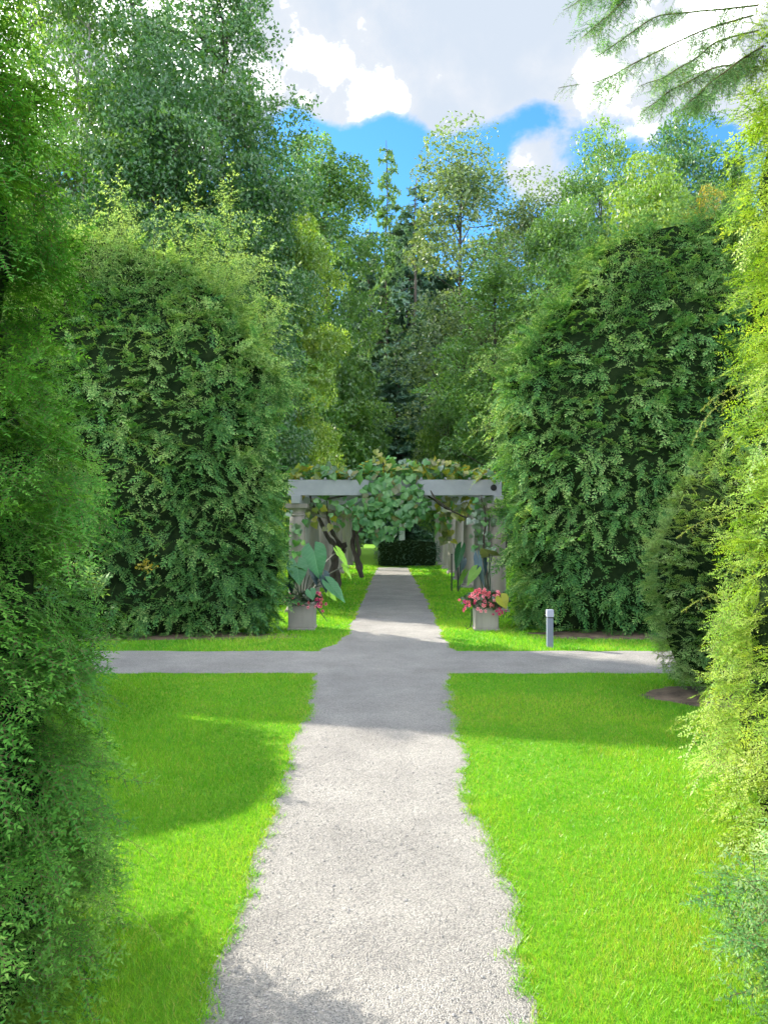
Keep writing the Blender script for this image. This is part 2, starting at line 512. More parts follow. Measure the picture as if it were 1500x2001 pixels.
# ------------------------------------------------------------------ hemlock sprays
def spray(rng, L, wmax, n_side, nl, nw, ds, ang=52, droop=.18, zj=.25, stem=.003, tip_t=.22, curl=.25, twiglets=True):
    """a flat drooping hemlock branchlet along +x; every needle is a triangle"""
    S = Tris()
    def ax(s): return np.array([s * L, 0.0, -droop * L * s * s])
    def needles(p0, p1, lat, t0, t1, both=True):
        ln = np.linalg.norm(p1 - p0)
        n = max(2, int(ln / ds))
        u = (np.arange(n) + .5) / n
        d = (p1 - p0) / ln
        P = p0 + (p1 - p0) * u[:, None]
        out = []
        for sgn in (1, -1):
            k = n
            a = np.radians(rng.uniform(48, 75, k))[:, None]
            tipv = d * np.cos(a) + lat * sgn * np.sin(a)
            tipv[:, 2] += rng.normal(0, zj, k)
            l = nl * rng.uniform(.7, 1.1, k)[:, None] * (1 - .35 * u[:, None])
            w = d * nw * .5
            out.append(np.stack([P - w, P + w, P + tipv * l], 1))
        # needle at the very end
        out.append(np.array([[p1 - lat * nw * .5, p1 + lat * nw * .5, p1 + d * nl * .9]]))
        T = np.concatenate(out)
        uu = np.concatenate([u, u, [1]])
        S.add(T, t0 + (t1 - t0) * uu, 0)
        # the stem
        lw = lat * stem
        S.add([[p0 - lw, p0 + lw, p1]], .5, 1)
    side = 1
    for i in range(n_side):
        s = .05 + .9 * (i + rng.uniform(.1, .9)) / n_side
        side = -side
        l = wmax * (min(1, s / .22) * .75 + .25) * max(.12, (1 - s)) ** .75 * rng.uniform(.75, 1.2)
        a = R(ang + rng.uniform(-12, 12))
        p0 = ax(s)
        d = np.array([math.cos(a), side * math.sin(a), -droop * s + rng.normal(0, .10)])
        p1 = p0 + d * l
        p1[2] -= curl * l * .4
        lat = np.array([-math.sin(a) * side, math.cos(a), 0.0])
        needles(p0, p1, lat, 0.0, tip_t)
        if twiglets and l > wmax * .6:                                     # a twiglet of its own
            for sg in (1, -1):
                q0 = p0 + (p1 - p0) * rng.uniform(.35, .6)
                a2 = a * side + sg * R(45)
                q1 = q0 + np.array([math.cos(a2), math.sin(a2), rng.normal(-.1, .1)]) * l * rng.uniform(.3, .5)
                needles(q0, q1, np.array([-math.sin(a2), math.cos(a2), 0]), 0.05, tip_t)
    k = 4
    for i in range(k):
        needles(ax(i / k), ax((i + 1) / k), np.array([0, 1., 0]), 0.0, tip_t)
    return S.arrays()

def plume(rng, L, nside, nl, nw, ds, side_l=.22, bend=.35, tip_t=.3):
    """a young leader: an arching axis along +x with short drooping side shoots all round"""
    S = Tris()
    n = 14
    s = np.linspace(0, 1, n)
    axis = np.stack([s * L, np.zeros(n), -bend * L * np.maximum(0, s - .35) ** 2.0 * 2.0], -1)
    def fuzz(pts, nl, t0, t1):
        for a, b, u in zip(pts[:-1], pts[1:], np.linspace(0, 1, len(pts) - 1)):
            ln = np.linalg.norm(b - a)
            k = max(1, int(ln / ds))
            P = a + (b - a) * ((np.arange(k) + .5) / k)[:, None]
            d = (b - a) / ln
            for sg in range(2):
                r = norm(rng.normal(0, 1, (k, 3)))
                r = norm(r - (r @ d)[:, None] * d)
                tip = P + (r * .8 + d * .55) * nl * rng.uniform(.7, 1.1, (k, 1))
                w = d * nw * .5
                S.add(np.stack([P - w, P + w, tip], 1), t0 + (t1 - t0) * u, 0)
        lw = np.array([0, .004, 0])
        for a, b in zip(pts[:-1], pts[1:]):
            S.add([[a - lw, a + lw, b]], .6, 1)
    fuzz(axis, nl, .1, tip_t)
    for i in range(nside):
        u = .06 + .9 * i / nside
        p = np.array([np.interp(u, s, axis[:, k]) for k in range(3)])
        ph = rng.uniform(0, 2 * PI)
        l = side_l * (1.1 - .8 * u) * rng.uniform(.7, 1.3)
        d = np.array([.55, math.cos(ph) * .85, math.sin(ph) * .85])
        q = np.linspace(0, 1, 5)[:, None]
        pts = p + d * l * q + np.array([-.35 * l, 0, -.2 * l]) * q * q
        fuzz(pts, nl, .1, tip_t)
    return S.arrays()

def frames(D, up, roll):
    """columns: along D, sideways, normal"""
    D = norm(D)
    n = up - np.sum(up * D, -1, keepdims=True) * D
    bad = np.linalg.norm(n, axis=-1) < .05
    n[bad] = np.array([0, 1.0, 0.3])
    n = norm(n - np.sum(n * D, -1, keepdims=True) * D)
    sdv = np.cross(n, D)
    c, s = np.cos(roll)[:, None], np.sin(roll)[:, None]
    n2 = n * c + sdv * s
    s2 = np.cross(n2, D)
    return np.stack([D, s2, n2], -1)

def scatter(acc, temps, P, D, scale, t0, rng, roll=.5):
    n = len(P)
    up = np.tile(np.array([0, 0, 1.0]), (n, 1))
    Rm = frames(D, up, rng.normal(0, roll, n))
    pick = rng.integers(0, len(temps), n)
    for k, (T, t, m) in enumerate(temps):
        idx = np.nonzero(pick == k)[0]
        if not len(idx): continue
        X = T.reshape(-1, 3)
        Y = np.einsum('kij,vj->kvi', Rm[idx], X) * scale[idx][:, None, None] + P[idx][:, None, :]
        acc.add(Y.reshape(-1, 3, 3), (t0[idx][:, None] + t[None, :]).ravel(), np.tile(m, len(idx)))

class Hull:
    """an uneven upright mass: half extents by height, super-ellipse plan, noise"""
    def __init__(s, cx, cy, prof, n=2.4, amp=.2, freq=.8, seed=0, lean=(0, 0), z0=0.0):
        s.cx, s.cy, s.n, s.amp, s.freq, s.seed, s.lean = cx, cy, n, amp, freq, seed, lean
        p = np.array(prof, float)
        s.z, s.ax, s.ay = p[:, 0], p[:, 1], p[:, 2]
    def pos(s, th, z, inset=0.0):
        ax, ay = np.interp(z, s.z, s.ax), np.interp(z, s.z, s.ay)
        c, q = np.cos(th), np.sin(th)
        r = (np.abs(c / ax) ** s.n + np.abs(q / ay) ** s.n) ** (-1 / s.n)
        p = np.stack([s.cx + r * c, s.cy + r * q, z], -1)
        nz = vnoise(p * s.freq, s.seed) + .75 * vnoise(p * np.array([s.freq * 2.1, s.freq * 2.1, s.freq * 3.4]), s.seed + 7)
        r = np.maximum(.03, r - inset + s.amp * nz * np.minimum(1, np.minimum(ax, ay) * 1.5))
        return np.stack([s.cx + r * c + s.lean[0] * z, s.cy + r * q + s.lean[1] * z, z], -1)
    def sample(s, n, rng, weight=None, NT=120, NZ=90):
        zt = np.linspace(s.z[0], s.z[-1], NZ + 1)
        tt = np.linspace(0, 2 * PI, NT + 1)
        TT, ZZ = np.meshgrid(tt, zt, indexing='ij')
        P = s.pos(TT, ZZ)
        a = P[1:, :-1] - P[:-1, :-1]
        b = P[:-1, 1:] - P[:-1, :-1]
        cr = np.cross(a, b)
        area = np.linalg.norm(cr, axis=-1)
        nrm = norm(cr)
        cen = (P[:-1, :-1] + P[1:, 1:]) / 2
        w = area.copy()
        if weight is not None: w = w * weight(cen, nrm)
        w = w.ravel() / w.sum()
        idx = rng.choice(len(w), n, p=w)
        ti, zi = np.unravel_index(idx, area.shape)
        u, v = rng.random(n), rng.random(n)
        th = tt[ti] + u * (tt[1] - tt[0]); z = zt[zi] + v * (zt[1] - zt[0])
        return s.pos(th, z), nrm[ti, zi], z
    def core(s, k=.40, NT=40, NZ=26, mats=None, name='shade_core', origin=None):
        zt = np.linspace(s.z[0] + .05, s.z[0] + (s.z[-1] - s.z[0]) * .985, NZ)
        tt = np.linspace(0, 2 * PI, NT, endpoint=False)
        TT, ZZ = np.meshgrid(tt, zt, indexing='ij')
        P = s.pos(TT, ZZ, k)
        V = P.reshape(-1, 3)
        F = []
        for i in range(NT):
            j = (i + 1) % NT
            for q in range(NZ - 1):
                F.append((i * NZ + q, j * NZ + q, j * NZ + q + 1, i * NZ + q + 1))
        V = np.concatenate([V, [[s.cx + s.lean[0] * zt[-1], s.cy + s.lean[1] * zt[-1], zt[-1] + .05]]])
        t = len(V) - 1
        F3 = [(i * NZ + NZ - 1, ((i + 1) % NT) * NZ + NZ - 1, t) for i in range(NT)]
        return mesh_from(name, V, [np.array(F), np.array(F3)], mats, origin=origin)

CAMP = np.array([0, 0, EYE])
def vis_weight(cen, nrm, back=.25, pxr=None, out=.12):
    d = norm(CAMP - cen)
    f = np.sum(d * nrm, -1)
    w = np.where(f > -.25, 1.0, back)
    if pxr is not None:
        px = VX + FPX * cen[..., 0] / np.maximum(cen[..., 1], .1)
        py = HZ - FPX * (cen[..., 2] - EYE) / np.maximum(cen[..., 1], .1)
        inside = (px > pxr[0]) & (px < pxr[1]) & (cen[..., 1] > .6) & (py > -350) & (py < 2300)
        w = np.where(inside, w, w * out)
    return w

def hemlock(name, label, cat, hull, n, temps, scale, mats, seed, pxr=None, out=.12, trunk_r=.16, group=None,
            plumes=(), pitch=(-.45, .25), core=.32, deep=.35, t_base=(.15, .55), extra=None, top_light=.0, outd=.85, roll=.5):
    rng = np.random.default_rng(seed)
    o = thing(name, label, cat, (hull.cx, hull.cy, 0), group)
    org = (hull.cx, hull.cy, 0)
    acc = Tris()
    P, N, z = hull.sample(n, rng, lambda c, m: vis_weight(c, m, pxr=pxr, out=out))
    lat = norm(rng.normal(0, 1, (n, 3)) * np.array([1, 1, .3]))
    D = N * outd + lat * .65
    D[:, 2] = D[:, 2] * .6 + rng.uniform(pitch[0], pitch[1], n) + .45 * np.maximum(0, N[:, 2])
    sc_ = scale * rng.uniform(.5, 1.4, n)
    P = P - norm(N) * (rng.random(n) ** 1.5 * deep)[:, None] - norm(D) * (scale * .35)
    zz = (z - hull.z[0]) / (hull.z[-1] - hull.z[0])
    t0 = rng.uniform(t_base[0], t_base[1], n) + .15 * vnoise(P * .9, seed) + top_light * zz ** 2  # top_light pales the tint with height: new growth plus painted sunlight
    scatter(acc, temps, P, D, sc_, t0, rng, roll=roll)
    for (PP, DD, ss, tt, tm) in plumes:
        scatter(acc, tm, np.asarray(PP, float), np.asarray(DD, float), np.asarray(ss, float), np.asarray(tt, float), rng, roll=.3)
    cr = part('crown', acc.mesh('crown', mats, origin=org), o)
    part('shade_core', hull.core(core, mats=[M_core_shade], origin=org), o)  # solid dark hull added inside to stop light and blacken the gaps
    tb = MB()
    h = hull.z[-1]
    tb.tube([(hull.cx, hull.cy, -.05), (hull.cx + .03, hull.cy, h * .3), (hull.cx - .02, hull.cy + .02, h * .6), (hull.cx + hull.lean[0] * h, hull.cy + hull.lean[1] * h, h * .92)],
            [trunk_r * 1.2, trunk_r, trunk_r * .6, .03], seg=9)
    part('trunk', tb.mesh('trunk', [M_bark], smooth=True, origin=org), o)
    if extra: extra(o, org, rng)
    return o, acc.count()

rs = np.random.default_rng(5)
NEAR = [spray(rs, .34, .15, 12, .018, .0078, .0142, zj=.10, tip_t=.35, stem=.0016) for _ in range(5)]
MID = [spray(rs, .62, .18, 13, .056, .030, .066, tip_t=.45, ang=44, droop=.26, twiglets=False) for _ in range(6)]
SMALL = [spray(rs, .34, .13, 12, .034, .017, .036, tip_t=.35, twiglets=False) for _ in range(5)]
PLUME = [plume(rs, 1.0, 25,   .036, .019, .060, side_l=.26, bend=b) for b in (.15, .4, .7, 1.0)]
PLUME_NEAR = [plume(rs, .5, 15, .016, .005, .010, side_l=.11, bend=b) for b in (.2, .5)]
HM = [M_hem, M_twig]
HMA = [M_hema, M_twig]
HMB = [M_hemb, M_twig]

def top_plumes(hull, n, seed, zlo, lengths, up=1.0, sector=None, tint=(.5, .8), spread=.35):
    r = np.random.default_rng(seed)
    th = r.uniform(0, 2 * PI, n) if sector is None else r.uniform(sector[0], sector[1], n)
    z = r.uniform(zlo, hull.z[-1] * .99, n)
    P = hull.pos(th, z, .15)
    out = np.stack([np.cos(th), np.sin(th), 0 * th], -1)
    D = out * spread + np.array([0, 0, up]) + r.normal(0, .15, (n, 3))
    return (P, D, r.uniform(*lengths, n), r.uniform(*tint, n), PLUME)

counts = {}
# left foreground hemlock
hA = Hull(-2.95, 3.15, [(0, 1.66, 1.7), (.3, 1.72, 1.76), (1.5, 1.64, 1.7), (2.6, 1.58, 1.62), (3.3, 1.46, 1.5), (3.7, 1.52, 1.55), (4.1, 1.47, 1.5), (4.6, 1.36, 1.4), (5.2, 1.22, 1.25), (6.3, .8, .85), (7.2, .1, .1)], amp=.13, freq=1.3, seed=3)
rA = np.random.default_rng(77)
twA = np.array([W(205, 840, 3.9), W(190, 1000, 3.9), W(150, 640, 3.9), W(170, 1180, 3.8), W(175, 1620, 3.7), W(185, 1760, 3.6), W(120, 470, 4.0), W(160, 900, 3.9)])
dA = np.array([[1, -.1, -.35], [1, -.1, -.1], [1, 0, .05], [1, 0, -.2], [1, -.2, -.15], [1, -.2, -.05], [1, -.1, -.2], [1, .2, .1]])
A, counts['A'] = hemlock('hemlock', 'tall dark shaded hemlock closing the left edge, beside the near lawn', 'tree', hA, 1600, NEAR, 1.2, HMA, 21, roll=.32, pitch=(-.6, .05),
        pxr=(-110, 420), out=.05, deep=.35, core=.38,
        plumes=[(twA, dA, np.full(8, .75), np.full(8, .55), PLUME_NEAR)])
# right foreground hemlock
hE = Hull(3.95, 4.5, [(0, 1.75, 2.3), (.4, 1.85, 2.4), (1.5, 1.7, 2.2), (2.6, 1.62, 2.1), (3.6, 1.62, 2.1), (4.6, 1.75, 2.15), (5.6, 1.65, 1.95), (6.6, 1.0, 1.2), (7.4, .1, .1)], amp=.14, freq=1.3, seed=9)
def boughs_E(o, org, rng):
    """the long sparse boughs that reach out over the sky"""
    spec = [([(1470, 30), (1370, 60), (1260, 110), (1180, 160), (1090, 172)], 5.6),
            ([(1480, 10), (1380, 20), (1280, 30), (1200, 90), (1115, 147)], 5.9),
            ([(1480, 130), (1400, 130), (1340, 160), (1290, 190), (1255, 220)], 5.4),
            ([(1480, -40), (1350, -45), (1240, -20), (1180, 40), (1135, 75)], 5.7),
            ([(1480, -90), (1330, -80), (1200, -30), (1150, -10), (1100, 20)], 6.0),
            ([(1480, 60), (1400, 80), (1350, 120), (1300, 150), (1245, 170)], 5.8),
            ([(1490, 90), (1440, 120), (1390, 160), (1350, 195), (1330, 215)], 5.3)]
    for pts, Y in spec:
        q = np.array([W(px, py, Y - .25 * i) for i, (px, py) in enumerate(pts)])
        u = np.linspace(0, 1, 24)
        k = np.linspace(0, 1, len(q))
        c = np.stack([np.interp(u, k, q[:, j]) for j in range(3)], -1)
        c[1:-1] += rng.normal(0, .008, (22, 3))
        for _ in range(3): c[1:-1] = (c[:-2] + 2 * c[1:-1] + c[2:]) / 4
        tb = MB(); tb.tube(c, np.linspace(.008, .0015, 24), seg=5)
        bo = part('bough', tb.mesh('bough', [M_twig], origin=org), o)
        acc = Tris()
        n = 54
        uu = np.linspace(.03, .98, n)
        P = np.stack([np.interp(uu, u, c[:, j]) for j in range(3)], -1)
        tn = norm(np.stack([np.interp(uu, u, np.gradient(c[:, j])) for j in range(3)], -1))
        sgn = np.where(np.arange(n) % 2, 1, -1)[:, None]
        sidev = norm(np.cross(tn, [0, 0, 1.0]))
        D = tn * .75 + sidev * sgn * .6 + np.array([0, 0, -.35]) + rng.normal(0, .12, (n, 3))
        s_ = (1.15 - .75 * uu) * rng.uniform(.75, 1.15, n)
        scatter(acc, PLUME_NEAR, P, D, s_ * .55, rng.uniform(.35, .7, n), rng, .4)
        k2 = 40
        P2 = P[rng.integers(0, int(n * .8), k2)]
        D2 = np.tile(tn[:1], (k2, 1)) + rng.normal(0, .35, (k2, 3)) + np.array([0, 0, -.5])
        scatter(acc, NEAR, P2, D2, rng.uniform(.45, .9, k2), rng.uniform(.3, .6, k2), rng, .6)
        part('needles', acc.mesh('needles', HM, origin=(0, 0, 0)), bo)
        bo.children[0].data.transform(Matrix.Translation((-org[0], -org[1], 0)))
    q = np.array([W(1440, 815, 4.9), W(1420, 1240, 4.9), W(1410, 1330, 4.8), W(1400, 1390, 4.6), W(1430, 1500, 4.6)])
twE = np.array([W(1450, 770, 4.9), W(1470, 745, 4.9), W(1420, 1390, 4.7), W(1450, 1480, 4.6), W(1440, 1000, 4.9), W(1450, 1150, 4.9)])
dE = np.array([[-1, -.1, -.45], [-1, -.2, -.35], [-1, -.1, -.1], [-1, -.1, -.3], [-1, 0, -.25], [-1, 0, -.2]])
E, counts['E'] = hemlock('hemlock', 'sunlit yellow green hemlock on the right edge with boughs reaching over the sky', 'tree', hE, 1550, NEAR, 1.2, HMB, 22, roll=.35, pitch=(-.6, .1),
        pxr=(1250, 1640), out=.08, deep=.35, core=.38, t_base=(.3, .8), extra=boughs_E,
        plumes=[(twE, dE, np.full(6, .85), np.full(6, .8), PLUME_NEAR)])
hE2 = Hull(2.95, 2.65, [(0, 1.5, 1.5), (.25, 1.62, 1.62), (.7, 1.6, 1.6), (1.05, 1.2, 1.2), (1.3, .1, .1)], amp=.12, freq=1.5, seed=45)
E2, counts['E2'] = hemlock('hemlock', 'low spreading bluish hemlock in the bottom right corner, at the foot of the sunlit one', 'shrub', hE2, 400, NEAR, 1.1, HM, 27,
        pxr=(1300, 1900), out=.25, deep=.2, core=.4, trunk_r=.05, t_base=(.3, .7))
# low hemlock behind the left one, added to cast shade on the left lawn
hB = Hull(-5.3, 8.35, [(0, 1.6, 1.6), (.4, 1.9, 1.85), (1.5, 1.85, 1.8), (2.0, 1.5, 1.5), (2.4, .8, .8), (2.6, .05, .05)], amp=.14, freq=1.2, seed=13)
B, counts['B'] = hemlock('hemlock', 'low rounded hemlock half hidden behind the tall left one, added at the lawn corner to shade the lawn', 'shrub', hB, 420, SMALL, 1.4, HM, 23,
        pxr=(-50, 400), out=.3, trunk_r=.09)
# small clipped hemlock on the right lawn
hD = Hull(4.28, 9.65, [(.08, .50, .50), (.3, .80, .80), (.7, .98, 1.0), (1.4, 1.05, 1.05), (2.0, 1.0, 1.0), (2.6, .74, .77), (3.1, .44, .47), (3.45, .05, .05)], amp=.045, freq=1.4, seed=17, n=2.1)
D_, counts['D'] = hemlock('hemlock', 'small rounded clipped hemlock on bare soil at the right end of the cross path', 'shrub', hD, 1900, SMALL, .62, HM, 24,
        pxr=(1200, 1560), out=.25, trunk_r=.10, deep=.14, pitch=(-.25, .45), core=.22, t_base=(.5, .95),
        plumes=[top_plumes(hD, 46, 91, 1.6, (.25, .5), up=.8, sector=(PI * .6, PI * 1.5), spread=.75, tint=(.35, .65))])
# big left hedge
hC = Hull(-7.75, 15.25, [(.04, 5.1, 1.1), (.5, 5.42, 1.35), (2.0, 5.50, 1.46), (3.4, 5.50, 1.42), (4.4, 5.60, 1.32), (5.1, 5.70, 1.15), (5.6, 5.58, 1.02), (6.1, 5.25, .88), (6.6, 4.8, .72), (7.1, 4.2, .56), (7.5, 3.5, .42), (7.9, 2.6, .28), (8.1, .2, .1)], n=2.8, amp=.30, freq=.85, seed=29)
def spires(list_px, Y, L):
    r = np.random.default_rng(66)
    P, D, S_, T = [], [], [], []
    for (px, py, lean) in list_px:
        top = W(px, py, Y)
        root = top - np.array([lean * .25, 0, L])
        P.append(root); D.append([lean * .25, 0, 1.0]); S_.append(L * 1.15); T.append(.9)
        for k in range(9):                                    # side leaders that arch away below the tip
            h = r.uniform(-.25, .55)
            a = r.uniform(0, 2 * PI)
            P.append(root + np.array([0, 0, h * L])); D.append([math.cos(a) * .8, math.sin(a) * .5, .75]); S_.append(L * r.uniform(.4, .65)); T.append(r.uniform(.6, .9))
    return (P, D, S_, T, PLUME)
def yellow_sprig(o, org, rng):
    acc = Tris()
    n = 70
    c = W(284, 1104, 13.9)
    P = c + rng.normal(0, 1, (n, 3)) * np.array([.10, .05, .06])
    a = norm(rng.normal(0, 1, (n, 3))); b = norm(np.cross(a, rng.normal(0, 1, (n, 3))))
    acc.add(np.stack([P, P + a * .07 + b * .02, P + a * .07 - b * .02], 1), rng.random(n), 0)
    s = part('yellow_sprig', acc.mesh('yellow_sprig', [M_yellow], origin=org), o)
    s['kind'] = 'stuff'; s['label'] = 'yellow leafy sprig growing out of the dark hedge'
rC = np.random.default_rng(401)
# arching shoots down the right shoulder of the left hedge
kC = 95
zC = rC.uniform(4.2, 7.6, kC); thC = rC.uniform(-.35, .2, kC)
PC = hC.pos(thC, zC, .15)
DC = np.stack([np.full(kC, 1.0), rC.normal(-.1, .3, kC), rC.uniform(.25, 1.0, kC)], -1)
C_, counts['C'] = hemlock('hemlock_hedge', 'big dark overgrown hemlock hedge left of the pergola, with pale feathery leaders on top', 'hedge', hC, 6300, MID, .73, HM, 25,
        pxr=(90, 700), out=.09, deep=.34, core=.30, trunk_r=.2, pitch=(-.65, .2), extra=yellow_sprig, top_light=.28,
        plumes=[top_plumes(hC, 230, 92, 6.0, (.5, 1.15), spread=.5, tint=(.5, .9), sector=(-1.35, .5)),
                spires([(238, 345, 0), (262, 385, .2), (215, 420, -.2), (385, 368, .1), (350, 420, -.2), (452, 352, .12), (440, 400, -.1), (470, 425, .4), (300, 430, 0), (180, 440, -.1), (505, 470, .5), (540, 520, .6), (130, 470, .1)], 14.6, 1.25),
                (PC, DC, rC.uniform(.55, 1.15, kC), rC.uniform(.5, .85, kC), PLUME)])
# big right hedge
hF = Hull(7.22, 15.6, [(.04, 4.5, 1.3), (.5, 4.75, 1.55), (2.0, 4.80, 1.65), (3.4, 4.84, 1.6), (4.6, 4.98, 1.45), (5.4, 4.85, 1.22), (6.0, 4.6, 1.08), (6.6, 4.2, .92), (7.2, 3.75, .75), (7.8, 3.2, .55), (8.3, 2.3, .32), (8.6, .15, .08)], n=2.8, amp=.30, freq=.85, seed=37)
kF = 90
rF = np.random.default_rng(402)
zF = rF.uniform(3.2, 7.4, kF); thF = rF.uniform(PI - .2, PI + .4, kF)
PF = hF.pos(thF, zF, .15)
DF = np.stack([np.full(kF, -1.0), rF.normal(-.1, .3, kF), rF.uniform(.1, .9, kF)], -1)
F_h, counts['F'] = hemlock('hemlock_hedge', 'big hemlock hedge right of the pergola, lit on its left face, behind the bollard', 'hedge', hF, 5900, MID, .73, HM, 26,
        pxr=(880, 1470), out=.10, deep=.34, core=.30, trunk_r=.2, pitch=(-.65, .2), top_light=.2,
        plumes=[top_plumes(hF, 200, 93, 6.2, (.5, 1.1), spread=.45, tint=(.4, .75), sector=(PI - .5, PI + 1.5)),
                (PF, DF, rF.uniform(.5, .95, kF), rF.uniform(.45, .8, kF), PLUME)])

# ------------------------------------------------------------------ soil under the hedges
def soil(name, cx, cy, ax, ay, z=.010, seed=1):
    n = 48
    a = np.linspace(0, 2 * PI, n, endpoint=False)
    rr = 1 + .14 * vnoise(np.stack([np.cos(a) * 2, np.sin(a) * 2, a * 0], -1), seed) + .08 * vnoise(np.stack([np.cos(a) * 6, np.sin(a) * 6, a * 0], -1), seed)
    V = [(cx, cy, z + .05)] + [(cx + .6 * ax * r * math.cos(t), cy + .6 * ay * r * math.sin(t), z + .035) for r, t in zip(rr, a)] + [(cx + ax * r * math.cos(t), cy + ay * r * math.sin(t), z * .4) for r, t in zip(rr, a)]
    F3 = [(0, 1 + i, 1 + (i + 1) % n) for i in range(n)]
    F4 = [(1 + i, 1 + n + i, 1 + n + (i + 1) % n, 1 + (i + 1) % n) for i in range(n)]
    o = part(name, mesh_from(name, V, [np.array(F4), np.array(F3)], [M_soil], smooth=True), None)
    tag(o, kind='structure')
    return (cx, cy, ax, ay)
SOILS = [soil('soil_bed', 4.2, 9.45, 1.0, .62, seed=2), soil('soil_bed', -7.6, 14.55, 5.2, .72, seed=3),
         soil('soil_bed', 7.0, 14.65, 4.5, .72, seed=4),]

# ------------------------------------------------------------------ background trees
def leaf_tris(P, rng, size, up=.5, single=False):
    n = len(P)
    a = norm(rng.normal(0, 1, (n, 3)) + np.array([0, 0, -.35]))
    nn = norm(rng.normal(0, 1, (n, 3)) + np.array([0, 0, up]))
    b = norm(np.cross(a, nn))
    nn = np.cross(b, a)
    s = (size * rng.uniform(.65, 1.3, n))[:, None]
    base, tip = P - a * s * .5, P + a * s * .5
    l = P + b * s * .42 + nn * s * .12
    r = P - b * s * .42 + nn * s * .12
    if single:
        return np.stack([base + b * s * .34, base - b * s * .34, tip], 1)
    return np.concatenate([np.stack([base, l, tip], 1), np.stack([base, tip, r], 1)])

def decid(name, seed, H, Rw, cb, ncl, nleaf, ls, trunk_r, prof=None, cl_r=.085, stems=1, clump=1.0):
    """a broadleaf: trunk with limbs, crown of leaf clumps; returns (crown mesh, trunk mesh)"""
    r = np.random.default_rng(seed)
    tb = MB()
    C = []
    tries = 0
    while len(C) < ncl and tries < 6000:
        tries += 1
        t = r.random()
        z = H * (cb + (1 - cb) * t)
        pr = (np.interp(t, [0, .15, .45, .75, .92, 1], [.55, .85, 1, .8, .45, .12]) if prof is None else np.interp(t, *prof))
        rad = Rw * pr * math.sqrt(r.uniform(.12, 1)) * .92
        th = r.uniform(0, 2 * PI)
        c = np.array([rad * math.cos(th), rad * math.sin(th), z])
        if all(np.linalg.norm((c - q) * [1, 1, 1.3]) > H * cl_r * .75 for q in C):
            C.append(c)
    C = np.array(C)
    st = [np.array([0, 0, 0])] if stems == 1 else [np.array([math.cos(2 * PI * i / stems), math.sin(2 * PI * i / stems), 0]) * Rw * .10 for i in range(stems)]
    tops = []
    for i, b in enumerate(st):
        tip = np.array([b[0] * 4.5 + r.normal(0, .03 * H), b[1] * 4.5 + r.normal(0, .03 * H), H * .93])
        k = np.linspace(0, 1, 9)
        pts = b + (tip - b) * k[:, None] + np.stack([r.normal(0, .008 * H, 9), r.normal(0, .008 * H, 9), 0 * k], -1) * k[:, None]
        tb.tube(pts, trunk_r / math.sqrt(stems) * (1 - .93 * k ** .8) + .01, seg=8)
        tops.append((pts, k))
    for c in C:
        pts, k = tops[r.integers(0, len(tops))]
        h = math.hypot(c[0], c[1])
        za = np.clip(c[2] - h * r.uniform(.5, 1.0), cb * H * .55, H * .85)
        a = np.array([np.interp(za / (H * .93), k, pts[:, j]) for j in range(3)])
        m1 = a + (c - a) * .4 + np.array([0, 0, .02 * H]) + r.normal(0, .01 * H, 3)
        m2 = a + (c - a) * .75 + np.array([0, 0, .012 * H]) + r.normal(0, .01 * H, 3)
        rr = trunk_r * .30 * (1 - .6 * c[2] / H)
        tb.tube([a, m1, m2, c], [rr, rr * .7, rr * .45, rr * .15], seg=5)
    per = int(nleaf / len(C))
    acc = Tris()
    for c in C:
        n = int(per * r.uniform(.6, 1.4))
        cr_ = H * cl_r * r.uniform(.8, 1.45) * clump
        d = norm(r.normal(0, 1, (n, 3)) + np.array([0, 0, .35])) * (r.random(n) ** .30)[:, None] * cr_
        d = d * np.array([1.2, 1.2, .62])
        P = c + d
        P = P + .25 * cr_ * np.stack([vnoise(P * 1.1, 5), vnoise(P * 1.1, 6), vnoise(P * 1.1, 7)], -1)
        T = leaf_tris(P, r, ls, single=True)
        t = np.clip(r.normal(.42, .16, n) + r.normal(0, .10), 0, 1)
        acc.add(T, t)
    return acc.mesh(name + '_crown', [M_decid]), tb.mesh(name + '_trunk', [M_bark], smooth=True)

